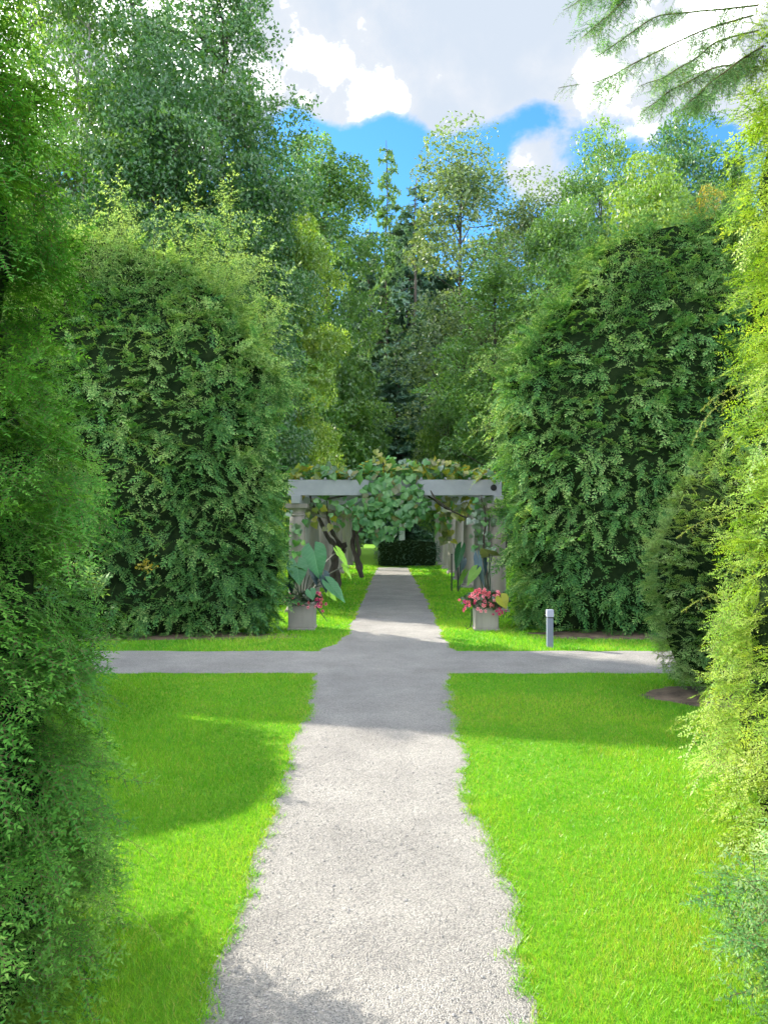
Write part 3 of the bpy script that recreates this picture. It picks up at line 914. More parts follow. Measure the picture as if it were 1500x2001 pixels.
def conifer(name, seed, H, Rw, cb, nwh, needle, dens, trunk_r, droop=.35, gappy=.0):
    r = np.random.default_rng(seed)
    tb = MB()
    k = np.linspace(0, 1, 8)
    tb.tube(np.stack([r.normal(0, .006 * H, 8) * k, r.normal(0, .006 * H, 8) * k, k * H], -1), trunk_r * (1 - .95 * k) + .012, seg=8)
    acc = Tris()
    for i in range(nwh):
        t = i / nwh
        z = H * (cb + (1 - cb) * t)
        nb = r.integers(5, 8)
        for b in range(nb):
            if r.random() < gappy: continue
            th = r.uniform(0, 2 * PI)
            L = Rw * (1 - t) ** .75 * r.uniform(.55, 1.1) + .25
            u = np.linspace(0, 1, 6)
            dz = -droop * L * u ** 1.6 + .12 * L * u
            pts = np.stack([np.cos(th) * L * u, np.sin(th) * L * u, z + dz], -1)
            tb.tube(pts, np.linspace(.035, .006, 6) * (1 - .5 * t), seg=4)
            n = int(dens * L)
            uu = r.random(n) ** .7
            c = np.stack([np.interp(uu, u, pts[:, j]) for j in range(3)], -1)
            sw = r.normal(0, .17 * L, n) * (1.1 - uu * .7)
            c = c + np.stack([-np.sin(th) * sw, np.cos(th) * sw, -np.abs(r.normal(0, .05 * L + .04, n))], -1)
            d = norm(np.stack([np.cos(th) + r.normal(0, .6, n), np.sin(th) + r.normal(0, .6, n), r.normal(-.35, .3, n)], -1))
            w = norm(np.cross(d, r.normal(0, 1, (n, 3))))
            s = needle * r.uniform(.6, 1.3, (n, 1))
            acc.add(np.stack([c - w * s * .13, c + w * s * .13, c + d * s], 1), np.clip(r.normal(.4, .18, n), 0, 1))
            acc.add(np.stack([c + d * s * .4, c + d * s * .5 + w * s * .45, c + d * s * .75], 1), np.clip(r.normal(.5, .18, n), 0, 1))
            acc.add(np.stack([c + d * s * .4, c + d * s * .5 - w * s * .45, c + d * s * .75], 1), np.clip(r.normal(.5, .18, n), 0, 1))
    return acc.mesh(name + '_crown', [M_con_dk]), tb.mesh(name + '_trunk', [M_bark], smooth=True)

PROTO = {
    'big': (decid('big_maple', 101, 26, 5.2, .14, 84, 125000, .17, .42, cl_r=.062, stems=2), 26, 5.0),
    'loose': (decid('loose_maple', 102, 24, 4.4, .24, 52, 36000, .19, .26, cl_r=.058, stems=3), 24, 4.4),
    'maple': (decid('maple', 103, 20, 3.6, .14, 52, 62000, .17, .28, cl_r=.070), 20, 3.6),
    'tall': (decid('tall_tree', 104, 24, 3.0, .20, 56, 26000, .19, .24, cl_r=.050, prof=([0, .3, .6, .85, 1], [.8, 1, .9, .55, .12])), 24, 3.0),
    'shrub': (decid('shrub', 105, 8, 3.0, .04, 46, 36000, .15, .10, cl_r=.11, stems=4), 8, 3.0),
    'sparse': (conifer('sparse_conifer', 106, 22, 2.4, .22, 34, .50, 15, .19, gappy=.42), 22, 2.4),
    'fir': (conifer('fir', 107, 12, 3.2, .03, 36, .42, 34, .18), 12, 3.2),
}
used = set()
def tree(kind, px, top, wpx, Y, name, label, cat, mat, rot=0.0, bark=None, base_x=None, group='trees behind the pergola'):
    (cm_, tm_), H0, R0 = PROTO[kind]
    H = EYE + (HZ - top) * Y / FPX
    Wd = wpx * Y / FPX
    x = (px - VX) / FPX * Y
    o = thing(name, label, cat, (x, Y, 0), group)
    sx, sz = Wd / (2 * R0), H / H0
    for nm, me, mm in (('crown', cm_, mat), ('trunk', tm_, bark or M_bark)):
        c = part(nm, me, o)
        c.material_slots[0].link = 'OBJECT'
        c.material_slots[0].material = mm
    o.scale = (sx, sx, sz)
    o.rotation_euler = (0, 0, rot)
    return o

T = tree
T('big', 385, -150, 430, 31, 'maple_tree', 'towering dark green maple above the left hedge', 'tree', M_decid_dk, .3)
T('loose', 130, -170, 360, 28, 'maple_tree', 'thin crowned maple with pale leaning trunks at the top left', 'tree', M_decid, 1.2, bark=M_barkpale)
T('maple', 300, 130, 330, 26, 'maple_tree', 'mid height dark maple filling in below the towering left maple', 'tree', M_decid_dk, 2.0)
T('maple', 495, 330, 230, 29, 'maple_tree', 'dark green maple just behind the right shoulder of the left hedge', 'tree', M_decid_dk, .9)
T('maple', 628, 290, 270, 46, 'maple_tree', 'light green maple right of the towering dark one', 'tree', M_decid, .2)
T('maple', 575, 430, 190, 33, 'maple_tree', 'small sunlit yellow green maple peeking over the left hedge shoulder', 'tree', M_decid_y, 2.6)
T('shrub', 596, 610, 250, 47, 'tall_shrub', 'bright green shrub rising behind the left end of the pergola', 'shrub', M_decid, .4)
T('sparse', 755, 275, 120, 88, 'conifer', 'thin spire topped conifer with bare trunk, in the middle of the skyline', 'tree', M_con_ol, .4)
T('sparse', 812, 350, 170, 84, 'conifer', 'dark half bare conifer right of the thin spire', 'tree', M_con_dk, 1.7)
T('sparse', 722, 440, 120, 90, 'conifer', 'short half bare conifer left of the thin spire', 'tree', M_con_dk, 2.9)
T('tall', 905, 250, 230, 50, 'tall_tree', 'tall grey green loose tree that tops the middle of the skyline', 'tree', M_decid_g, .5)
T('tall', 1040, 350, 190, 52, 'tall_tree', 'grey green loose tree right of the tallest middle one', 'tree', M_decid_g, 2.1)
T('loose', 1185, 275, 240, 47, 'maple_tree', 'open crowned green tree on the right skyline under the clouds', 'tree', M_decid, 2.2)
T('loose', 1345, 245, 260, 44, 'maple_tree', 'open crowned tree on the right skyline below the reaching boughs', 'tree', M_decid_dk, 3.4)
T('maple', 1265, 330, 250, 36, 'maple_tree', 'dense yellow green maple above the right hedge', 'tree', M_decid_y, 1.0)
T('fir', 1435, 285, 190, 31, 'conifer', 'dense grey green conifer beside the sunlit right hemlock', 'tree', M_con_ol, .3)
T('maple', 1385, 385, 150, 36, 'small_tree', 'small yellow leaved tree over the right hedge', 'tree', M_yellow, 1.1)
T('maple', 1110, 400, 220, 38, 'maple_tree', 'mid green maple rising over the left shoulder of the right hedge', 'tree', M_decid, 3.0)
T('tall', 960, 480, 190, 40, 'tall_tree', 'green understorey tree behind the right end of the pergola', 'tree', M_decid, 4.0)
T('fir', 700, 690, 230, 82, 'conifer', 'olive green bushy conifer left of centre behind the pergola', 'tree', M_con_ol, 1.3)
T('fir', 865, 520, 340, 86, 'conifer', 'big dark blue green conifer in the centre behind the pergola', 'tree', M_con_dk, .8)
T('fir', 775, 690, 260, 80, 'conifer', 'low dark conifer between the olive one and the big blue green one', 'tree', M_con_dk, 2.4)
T('fir', 800, 420, 330, 92, 'conifer', 'tall blue green conifer standing between the two half bare ones', 'tree', M_con_dk, 3.3)
T('fir', 715, 500, 260, 95, 'conifer', 'dark conifer behind the short half bare one left of centre', 'tree', M_con_dk, 4.1)
T('shrub', 912, 745, 180, 46, 'tall_shrub', 'sunlit fresh green shrub at the right end of the pergola roof', 'shrub', M_decid, 2.2)
T('shrub', 622, 740, 170, 49, 'tall_shrub', 'dark green shrub behind the left pergola columns', 'shrub', M_decid_dk, 3.1)
T('maple', 60, 290, 300, 29, 'maple_tree', 'dark maple between the left foreground hemlock and the pale trunks', 'tree', M_decid_dk, 4.4)
fx = [(560, 640, 260, 62), (690, 710, 300, 108), (840, 700, 300, 110), (980, 640, 300, 64), (1130, 520, 300, 60), (1290, 450, 300, 60), (420, 400, 300, 60), (250, 300, 320, 58)]
fl = ['far dark tree low behind the left maples', 'far tree at the foot of the sky gap left of centre', 'far tree at the foot of the conifers', 'far tree behind the right understorey', 'far tree behind the right hedge shoulder', 'far tree behind the dense yellow green maple', 'far tree behind the towering left maple', 'far tree behind the thin crowned maple']
for (px, top, w, Y), lb in zip(fx, fl):
    T('maple', px, top, w, Y, 'far_tree', lb, 'tree', M_decid_dk, px * .01)
for i in range(14):                                                # the wood that closes the view beyond the pergola
    T('shrub', 640 + i * 25, 955 - (i * 37 % 30), 90, 96 + (i * 13 % 9), 'wood_edge_tree', 'dark tree of the wood edge at the far end of the pergola walk', 'tree', M_decid_dk, i * 1.3, group='wood edge beyond the pergola')

# ------------------------------------------------------------------ pergola
XL, XR = -2.35, 2.55
SP, N0, NCOL = 3.4, 18.5, 8
perg = thing('pergola', 'long pergola of stone columns carrying grey painted beams under vines', 'pergola', (0.1, N0, 0))
po = (0.1, N0, 0)
mb = MB()
mb.lathe([(.215, .14), (.215, .5), (.213, 1.0), (.205, 1.6), (.192, 2.1), (.182, 2.36)], 0, 0, 24)
sh_me = mb.mesh('column', [M_column], smooth=True)
mb = MB(); mb.box(-.27, .27, -.27, .27, 0, .08, bev=.012); mb.lathe([(.255, .078), (.265, .105), (.25, .14), (.222, .152)], 0, 0, 24)
ba_me = mb.mesh('base', [M_column])
mb = MB(); mb.lathe([(.190, 2.34), (.205, 2.37), (.185, 2.395), (.185, 2.45), (.22, 2.50), (.255, 2.535)], 0, 0, 24); mb.box(-.27, .27, -.27, .27, 2.53, 2.645, bev=.012)
ca_me = mb.mesh('capital', [M_column])
for i in range(NCOL):
    for x in (XL, XR):
        c = part('column', sh_me, perg)
        c.location = (x - po[0], i * SP, 0)
        part('base', ba_me, c); part('capital', ca_me, c)
LEN = (NCOL - 1) * SP
for x in (XL, XR):
    mb = MB(); mb.box(x - .11, x + .11, N0 - .32, N0 + LEN + .3, 2.648, 2.846, bev=.008)
    part('long_beam', mb.mesh('long_beam', [M_beam], origin=po), perg)
for i in range(NCOL):
    mb = MB()
    y = N0 + i * SP
    mb.box(XL - .22, XR + .10, y - .07, y + .07, 2.849, 3.235, bev=.01)
    part('cross_beam', mb.mesh('cross_beam', [M_beam], origin=po), perg)
for k in range(9):                                                # light laths that carry the vine
    x = XL + .1 + k * (XR - XL - .2) / 8
    mb = MB(); mb.box(x - .025, x + .025, N0 - .1, N0 + LEN + .1, 3.238, 3.288)
    part('lath', mb.mesh('lath', [M_beam], origin=po), perg)
# round dark bolt plate on the right end of the front beam
mb = MB(); mb.lathe([(.0, 0), (.075, 0), (.075, .02), (.05, .03)], 0, 0, 18)
me = mb.mesh('bolt_plate', [M_black])
b_ = part('bolt_plate', me, perg); b_.rotation_euler = (R(90), 0, 0); b_.location = (XR - .10 - po[0], -.072, 3.04)

# ------------------------------------------------------------------ vines
M_vine = foliage_mat('vine_leaf', [(0, (.05, .16, .05)), (.5, (.10, .26, .08)), (1, (.19, .36, .11))], transl=.35, gloss=.03, rough=.4, nscale=9, namp=.3)
M_vine_y = foliage_mat('yellow_vine_leaf', [(0, (.12, .20, .02)), (.5, (.26, .29, .025)), (1, (.42, .36, .04))], transl=.5, gloss=.06, nscale=9, namp=.35)
M_vine_o = foliage_mat('olive_vine_leaf', [(0, (.07, .10, .02)), (.5, (.13, .15, .025)), (1, (.22, .20, .04))], transl=.45, gloss=.06, nscale=9, namp=.35)
M_vine_g = foliage_mat('grey_vine_leaf', [(0, (.05, .11, .05)), (.5, (.09, .17, .085)), (1, (.16, .25, .13))], transl=.3, gloss=.10, nscale=9, namp=.3)
def vine_leaf_V(rng):
    out = [(0, .02, .02), (.10, .0, .16), (.30, .0, .17), (.46, .03, .02), (.50, .02, -.18), (.34, .0, -.42), (.20, .03, -.56), (0, .0, -.86),
           (-.20, .03, -.56), (-.34, .0, -.42), (-.50, .02, -.18), (-.46, .03, .02), (-.30, .0, .17), (-.10, .0, .16)]
    V = np.array([(0, -.07, -.22)] + out)
    V[:, 1] += rng.normal(0, .03, len(V))
    n = len(out)
    return V, np.array([(0, 1 + i, 1 + (i + 1) % n) for i in range(n)])
rv = np.random.default_rng(8)
VL = {}
for key, mm in (('g', M_vine), ('y', M_vine_y), ('o', M_vine_o), ('s', M_vine_g)):
    VL[key] = []
    for k in range(3):
        V, F = vine_leaf_V(rv)
        VL[key].append(mesh_from('leaf', V, F, [mm], tint=np.full(len(F), .3 + .2 * k), smooth=True))
def vine_leaf(parent, org, p, size, key, rng, tilt=.45, yaw=0.0, pitch=0.0):
    o = bpy.data.objects.new('leaf', VL[key][rng.integers(0, 3)])
    link(o, parent)
    o.location = (p[0] - org[0], p[1] - org[1], p[2] - org[2])
    o.rotation_euler = (pitch + rng.normal(-.25, tilt), rng.normal(0, .45), yaw + rng.normal(0, tilt))
    s = size * rng.uniform(.75, 1.25)
    o.scale = (s, s, s)
def leaf_soup(P, size, rng, up=1.0, t=(.2, .7)):
    T_ = leaf_tris(P, rng, size, up)
    return T_, np.tile(rng.uniform(t[0], t[1], len(P)), 2)

# the vine heaped in the middle of the front beam
cv = thing('vine', 'thick green vine hanging over the middle of the front beam in shingled heart leaves', 'vine', (.1, N0 - .15, 2.85))
og = cv.location
n = 0
poly = [(690, 1015, 855, 940)]
while n < 250:
    px, py = rv.uniform(655, 865), rv.uniform(925, 1066)
    u = (py - 925) / 140
    cx_ = 768 - 6 * u; hw = np.interp(u, [0, .2, .45, .7, .9, 1], [46, 58, 84, 84, 70, 60])
    if abs(px - cx_) > hw * rv.uniform(.75, 1.08) or py > np.interp(px, [660, 690, 715, 750, 770, 800, 850], [990, 1030, 1052, 1062, 1046, 1026, 1000]): continue
    Yd = N0 - .12 - .30 * (1 - (abs(px - cx_) / hw) ** 2) * math.sin(PI * min(1, .25 + u * .75)) + rv.uniform(-.05, .05)
    vine_leaf(cv, og, W(px, py, Yd), .18, rv.choice(['g', 'g', 'g', 'g', 'g', 'g', 'g', 'o']), rv, tilt=.42)
    n += 1
acc = Tris()
P = np.array([W(rv.normal(762, 38), rv.uniform(935, 1020), N0 + rv.uniform(-.05, .45)) for _ in range(420)])
T_, t_ = leaf_soup(P, .19, rv); acc.add(T_, t_)
f_ = part('inner_foliage', acc.mesh('inner_foliage', [M_vine], origin=og), cv); f_['kind'] = 'stuff'
mb = MB()
mb.tube([W(640, 975, N0 + .2), W(690, 965, N0), W(740, 930, N0 - .05), W(775, 945, N0 - .12), W(765, 1000, N0 - .15)], [.03, .028, .025, .02, .01])
mb.tube([W(830, 940, N0), W(850, 975, N0 - .1), W(885, 1000, N0), W(930, 1020, N0 + .3)], [.02, .02, .018, .012])
part('stem', mb.mesh('stem', [M_bark], origin=og), cv)

# left vine with the gnarled trunk
lv = thing('vine', 'gnarled vine twisting up between the left columns with yellowing leaves', 'vine', (-1.75, 20.2, 0))
og = lv.location
def gnarl(pts, rad, seed, amp=.05):
    r = np.random.default_rng(seed)
    pts = np.asarray(pts, float)
    k = np.linspace(0, 1, len(pts)); u = np.linspace(0, 1, 26)
    c = np.stack([np.interp(u, k, pts[:, j]) for j in range(3)], -1)
    c[1:-1] += r.normal(0, amp, (24, 3)); 
    for _ in range(2): c[1:-1] = (c[:-2] + 2 * c[1:-1] + c[2:]) / 4
    rr = np.interp(u, k, rad) * r.uniform(.75, 1.3, 26)
    return c, rr
mb = MB()
Yv = 20.4
for pts, rad, sdv in [([(650, 1165), (648, 1120), (662, 1085), (648, 1062), (630, 1030), (612, 985), (600, 945)], [.10, .085, .075, .07, .055, .045, .03], 1),
                      ([(662, 1165), (664, 1130), (650, 1100), (668, 1070), (655, 1050), (640, 1020), (640, 960)], [.09, .08, .07, .07, .05, .04, .02], 2),
                      ([(655, 1075), (672, 1066), (674, 1078), (660, 1082)], [.07, .065, .06, .05], 3)]:
    c, rr = gnarl([W(a, b, Yv) for a, b in pts], rad, sdv)
    mb.tube(c, rr, seg=8)
part('trunk', mb.mesh('trunk', [M_bark], smooth=True, origin=og), lv)
for _ in range(75):
    px, py = rv.uniform(572, 712), rv.uniform(945, 1045)
    lim = np.interp(px, [572, 600, 650, 690, 712], [1035, 1030, 1040, 1020, 1000])
    if py > lim or (py < 968 and px > 660): continue
    vine_leaf(lv, og, W(px, py, N0 + rv.uniform(-.25, .9)), .19, rv.choice(['g', 'g', 'g', 'g', 's', 'y', 'o']), rv)
for _ in range(16):
    vine_leaf(lv, og, W(rv.uniform(560, 600), rv.uniform(1000, 1085), N0 - .3 + rv.uniform(-.1, .1)), .17, rv.choice(['g', 'g', 's']), rv)
for _ in range(10):
    vine_leaf(lv, og, W(rv.uniform(556, 575), rv.uniform(975, 1000), N0 + .2), .16, 'y', rv)

# second trunk further along on the left
lv2 = thing('vine', 'second dark vine trunk climbing a column further down the left row', 'vine', (-1.65, 25.5, 0))
og = lv2.location
mb = MB()
for pts, rad, sdv in [([(708, 1128), (694, 1095), (688, 1060), (690, 1030), (718, 1005), (735, 985)], [.08, .08, .08, .07, .05, .03], 4),
                      ([(706, 1128), (702, 1090), (700, 1050), (712, 1020), (700, 990)], [.07, .07, .06, .05, .03], 5)]:
    c, rr = gnarl([W(a, b, 28.0) for a, b in pts], rad, sdv, .07)
    mb.tube(c, rr, seg=8)
part('trunk', mb.mesh('trunk', [M_bark], smooth=True, origin=og), lv2)
for _ in range(26):
    vine_leaf(lv2, og, W(rv.uniform(690, 750), rv.uniform(985, 1012), 28 + rv.uniform(-.4, .4)), .22, rv.choice(['g', 'o', 'g']), rv)

# right vine: grey green leaves down the front right column
rvn = thing('vine', 'grey green vine climbing the front right column and trailing olive leaves under the beam', 'vine', (2.35, N0 - .1, 0))
og = rvn.location
for _ in range(70):
    py = rv.uniform(975, 1080)
    px = rv.normal(943, 13)
    vine_leaf(rvn, og, W(px, py, N0 - .25 + rv.uniform(-.1, .25)), .16, rv.choice(['s', 's', 'g']), rv, tilt=.6)
for _ in range(70):
    px = rv.uniform(850, 935)
    py = rv.uniform(970, np.interp(px, [850, 880, 935], [1035, 1030, 1000]))
    vine_leaf(rvn, og, W(px, py, N0 + rv.uniform(.1, 1.6)), .19, rv.choice(['o', 'o', 'g', 'y']), rv, tilt=.6)
for _ in range(12):
    vine_leaf(rvn, og, W(rv.normal(872, 6), rv.uniform(1025, 1055), N0 + 2 + rv.uniform(-.2, .2)), .22, rv.choice(['y', 'o', 'y']), rv)
mb = MB()
c, rr = gnarl([W(957, 1185, N0 - .2), W(950, 1120, N0 - .25), W(944, 1060, N0 - .3), W(948, 1010, N0 - .28), W(940, 968, N0 - .1)], [.03, .028, .025, .02, .015], 6, .03)
mb.tube(c, rr)
c, rr = gnarl([W(832, 965, N0 + .3), W(860, 985, N0 + .3), W(890, 1003, N0 + .3), W(925, 1018, N0)], [.02, .022, .02, .012], 7, .02)
mb.tube(c, rr)
part('stem', mb.mesh('stem', [M_bark], smooth=True, origin=og), rvn)

# the leafy roof: front rim as single leaves, the rest as one mass
rf = thing('roof_vine', 'mat of green and yellow vine leaves covering the pergola roof', 'vine', (.1, N0, 3.24))
og = rf.location
for _ in range(230):
    px = rv.uniform(572, 965)
    h = np.interp(px, [572, 600, 640, 690, 720, 745, 790, 850, 900, 965], [16, 26, 30, 24, 38, 46, 40, 36, 34, 14])
    py = 936 - h * rv.random() ** .8
    key = rv.choice(['g', 's', 'y', 'y', 'o', 's']) if 580 < px < 700 or px > 770 else rv.choice(['g', 'g', 'y', 's'])
    vine_leaf(rf, og, W(px, py, N0 - .1 + rv.uniform(-.1, .9)), .20, key, rv, tilt=.7, pitch=rv.uniform(-1.2, 0))
acc = Tris()
n = 9000
y = N0 + rv.random(n) ** 1.25 * LEN
x = rv.uniform(XL - .25, XR + .2, n)
ok = vnoise(np.stack([x * .9, y * .9, y * 0], -1), 4) > -.8
x, y = x[ok], y[ok]
h = .28 + .22 * vnoise(np.stack([x * 1.3, y * 1.3, y * 0], -1), 9)
P = np.stack([x, y, 3.26 + h * rv.random(len(x)) - .06], -1)
T_, t_ = leaf_soup(P, .24, rv, t=(0, 1)); acc.add(T_, t_, np.tile((rv.random(len(P)) < .3).astype(int), 2))
f_ = part('foliage', acc.mesh('foliage', [M_vine, M_vine_y], origin=og), rf); f_['kind'] = 'stuff'
# the bright shoot that stands up from the roof
mb = MB(); sh = [W(752, 925, N0), W(748, 905, N0), W(742, 890, N0 - .05), W(735, 880, N0 - .05)]
mb.tube(sh, [.012, .01, .008, .004]); part('shoot', mb.mesh('shoot', [M_twig], origin=og), rf)
for q in [(734, 884), (742, 890), (747, 898), (752, 905), (760, 911), (738, 895), (756, 918)]:
    vine_leaf(rf, og, W(q[0], q[1] - 4, N0 - .08), .17, 'y', rv)

# ------------------------------------------------------------------ planters, flowers, elephant ears
def planter(px0, px1, pyb, zt, label, joint):
    Y = FPX * EYE / (pyb - HZ)
    x0, x1 = (px0 - VX) / FPX * Y, (px1 - VX) / FPX * Y
    w = (x1 - x0); cx_ = (x0 + x1) / 2; cy_ = Y + w / 2
    o = thing('planter', label, 'planter', (cx_, cy_, 0), 'square planters flanking the path')
    mb = MB()
    mb.box(-w / 2, w / 2, -w / 2, w / 2, .05, zt, bev=.012)
    part('body', mb.mesh('body', [M_planter]), o)
    mb = MB(); mb.box(-w / 2 - .018, w / 2 + .018, -w / 2 - .018, w / 2 + .018, 0, .052, bev=.01)
    part('foot', mb.mesh('foot', [M_planter]), o)
    mb = MB()
    for (a, b, c, d) in ((-w / 2 - .01, w / 2 + .01, -w / 2 - .01, -w / 2 + .05), (-w / 2 - .01, w / 2 + .01, w / 2 - .05, w / 2 + .01),
                         (-w / 2 - .01, -w / 2 + .05, -w / 2 + .052, w / 2 - .052), (w / 2 - .05, w / 2 + .01, -w / 2 + .052, w / 2 - .052)):
        mb.box(a, b, c, d, zt + .002, zt + .045, bev=.006)
    part('rim', mb.mesh('rim', [M_planter]), o)
    mb = MB(); mb.box(-w / 2 + .054, w / 2 - .054, -w / 2 + .054, w / 2 - .054, zt + .001, zt + .03)
    part('soil', mb.mesh('soil', [M_soil]), o)
    if joint:
        mb = MB()
        for xx in (0, -w / 2 + .03, w / 2 - .03):
            mb.box(xx - .007, xx + .007, -w / 2 - .006, -w / 2 - .001, .06, zt - .01)
        part('rib', mb.mesh('rib', [M_planter]), o)
    return cx_, cy_, w, zt + .03
PL = planter(563, 613, 1232, .52, 'square concrete planter left of the path under pink flowers and big heart leaves', False)
PR = planter(928, 974, 1233, .50, 'square concrete planter right of the path with joints on its face, heaped with pink flowers', True)

def flower_mesh(name, c0, c1, seed):
    r = np.random.default_rng(seed)
    V = [(0, -.012, 0)]
    F, mi = [], []
    for k in range(5):
        a = 2 * PI * k / 5 + r.normal(0, .08)
        for da, rr, dy in ((-.5, .62, -.010), (-.28, .95, -.004), (.0, 1.0, -.002), (.28, .95, -.004), (.5, .62, -.010)):
            V.append((math.cos(a + da) * rr, dy * 14 + .1 + r.normal(0, .03), math.sin(a + da) * rr))
        b = 1 + k * 5
        for i in range(4): F.append((0, b + i, b + i + 1))
    return mesh_from(name, np.array(V) * .036, np.array(F), [c0])
def petal_mat(name, c, cc):
    m, t = mat_new(name)
    out = nd(t, 'ShaderNodeOutputMaterial')
    tcn = nd(t, 'ShaderNodeTexCoord')
    ln = nd(t, 'ShaderNodeVectorMath', operation='LENGTH'); t.links.new(tcn.outputs['Object'], ln.inputs[0])
    rp = nd(t, 'ShaderNodeValToRGB')
    e = rp.color_ramp.elements
    e[0].position = .10; e[0].color = (*cc, 1); e[1].position = .4; e[1].color = (*c, 1)
    mr = nd(t, 'ShaderNodeMath', operation='MULTIPLY'); mr.inputs[1].default_value = 22
    t.links.new(ln.outputs['Value'], mr.inputs[0]); t.links.new(mr.outputs[0], rp.inputs['Fac'])
    df = nd(t, 'ShaderNodeBsdfDiffuse'); tr = nd(t, 'ShaderNodeBsdfTranslucent')
    t.links.new(rp.outputs['Color'], df.inputs['Color']); t.links.new(rp.outputs['Color'], tr.inputs['Color'])
    mx = nd(t, 'ShaderNodeMixShader', inp={0: .3})
    t.links.new(df.outputs[0], mx.inputs[1]); t.links.new(tr.outputs[0], mx.inputs[2]); t.links.new(mx.outputs[0], out.inputs['Surface'])
    return m
FM = [flower_mesh('flower', petal_mat('coral_petal', (.78, .16, .20), (.50, .03, .06)), None, 1),
      flower_mesh('flower', petal_mat('pink_petal', (.85, .30, .36), (.60, .05, .10)), None, 2),
      flower_mesh('flower', petal_mat('magenta_petal', (.62, .06, .20), (.30, .01, .05)), None, 3)]
M_imp = foliage_mat('impatiens_leaf', [(0, (.015, .040, .018)), (.5, (.03, .065, .022)), (1, (.07, .11, .03))], transl=.25, gloss=.08, nscale=8)
def impatiens(label, pl, spots, nfol, fol_c, fol_r, trail):
    cx_, cy_, w, zt = pl
    o = thing('impatiens', label, 'flowers', (cx_, cy_, zt), 'pink flowering plants in the planters')
    og = o.location
    acc = Tris()
    r = np.random.default_rng(len(spots))
    P = np.array(fol_c) + norm(r.normal(0, 1, (nfol, 3))) * (r.random(nfol) ** .4)[:, None] * np.array(fol_r)
    T_, t_ = leaf_soup(P, .085, r); acc.add(T_, t_)
    f = part('foliage', acc.mesh('foliage', [M_imp], origin=og), o); f['kind'] = 'stuff'
    for (px, py, Y, k, s) in spots:
        p = W(px, py, Y)
        q = bpy.data.objects.new('flower', FM[k]); link(q, o)
        q.location = (p[0] - og[0], p[1] - og[1], p[2] - og[2])
        q.rotation_euler = (r.normal(-.25, .4), r.uniform(0, 6), r.normal(0, .5))
        q.scale = (s, s, s)
    for pts in trail:
        mb = MB(); mb.tube([W(*p) for p in pts], np.linspace(.012, .006, len(pts)), seg=5)
        part('stem', mb.mesh('stem', [M_black], origin=og), o)
    return o
r = np.random.default_rng(50)
YL = PL[1] - PL[2] / 2
sl = [(559, 1167, YL - .02, 0, 1.2), (572, 1168, YL - .05, 0, 1.1), (583, 1180, YL - .08, 0, 1.15), (591, 1181, YL - .08, 1, 1.15), (603, 1178, YL - .08, 0, 1.1), (602, 1187, YL - .1, 1, 1.1), (557, 1175, YL, 1, .9), (566, 1161, YL, 0, .9)]
for k in range(20): sl.append((624 + r.normal(0, 6), 1180 + r.normal(0, 7), YL - .1 + r.normal(0, .06), r.choice([0, 2, 2, 1]), r.uniform(.75, 1.05)))
for k in range(6): sl.append((624 + r.normal(0, 4), 1163 + r.normal(0, 4), YL - .05 + r.normal(0, .05), r.choice([0, 2, 1]), r.uniform(.75, 1)))
impatiens('sparse coral pink flowers under the heart leaves in the left planter', PL, sl, 520, W(590, 1172, YL + .2), (.40, .30, .17),
          [[(560, 1180, YL), (530, 1182, YL), (512, 1195, YL), (506, 1215, YL)], [(618, 1185, YL - .1), (630, 1202, YL - .2), (639, 1214, YL - .25)]])
YRr = PR[1] - PR[2] / 2
srr = []
for k in range(60):
    a, d = r.uniform(0, 2 * PI), math.sqrt(r.random())
    srr.append((952 + 34 * d * math.cos(a), 1168 + 19 * d * math.sin(a), YRr - .12 + r.normal(0, .06), r.choice([0, 1, 1, 0]), r.uniform(.85, 1.3)))
for k in range(26): srr.append((915 + r.normal(0, 7), 1181 + r.normal(0, 7), YRr - .1 + r.normal(0, .08), r.choice([0, 2, 0]), r.uniform(.7, .95)))
for k in range(16): srr.append((975 + r.normal(0, 6), 1195 + r.normal(0, 4), YRr - .15 + r.normal(0, .04), 2, r.uniform(.7, 1)))
for q in [(939, 1194), (948, 1194), (933, 1190), (945, 1184)]: srr.append((q[0], q[1], YRr - .2, 1, 1.15))
impatiens('dense mound of coral pink flowers spilling over the right planter', PR, srr, 700, W(950, 1172, YRr + .1), (.52, .32, .20),
          [[(921, 1190, YRr - .05), (921, 1210, YRr - .08), (918, 1225, YRr - .08), (913, 1229, YRr - .08), (908, 1222, YRr - .08)]])

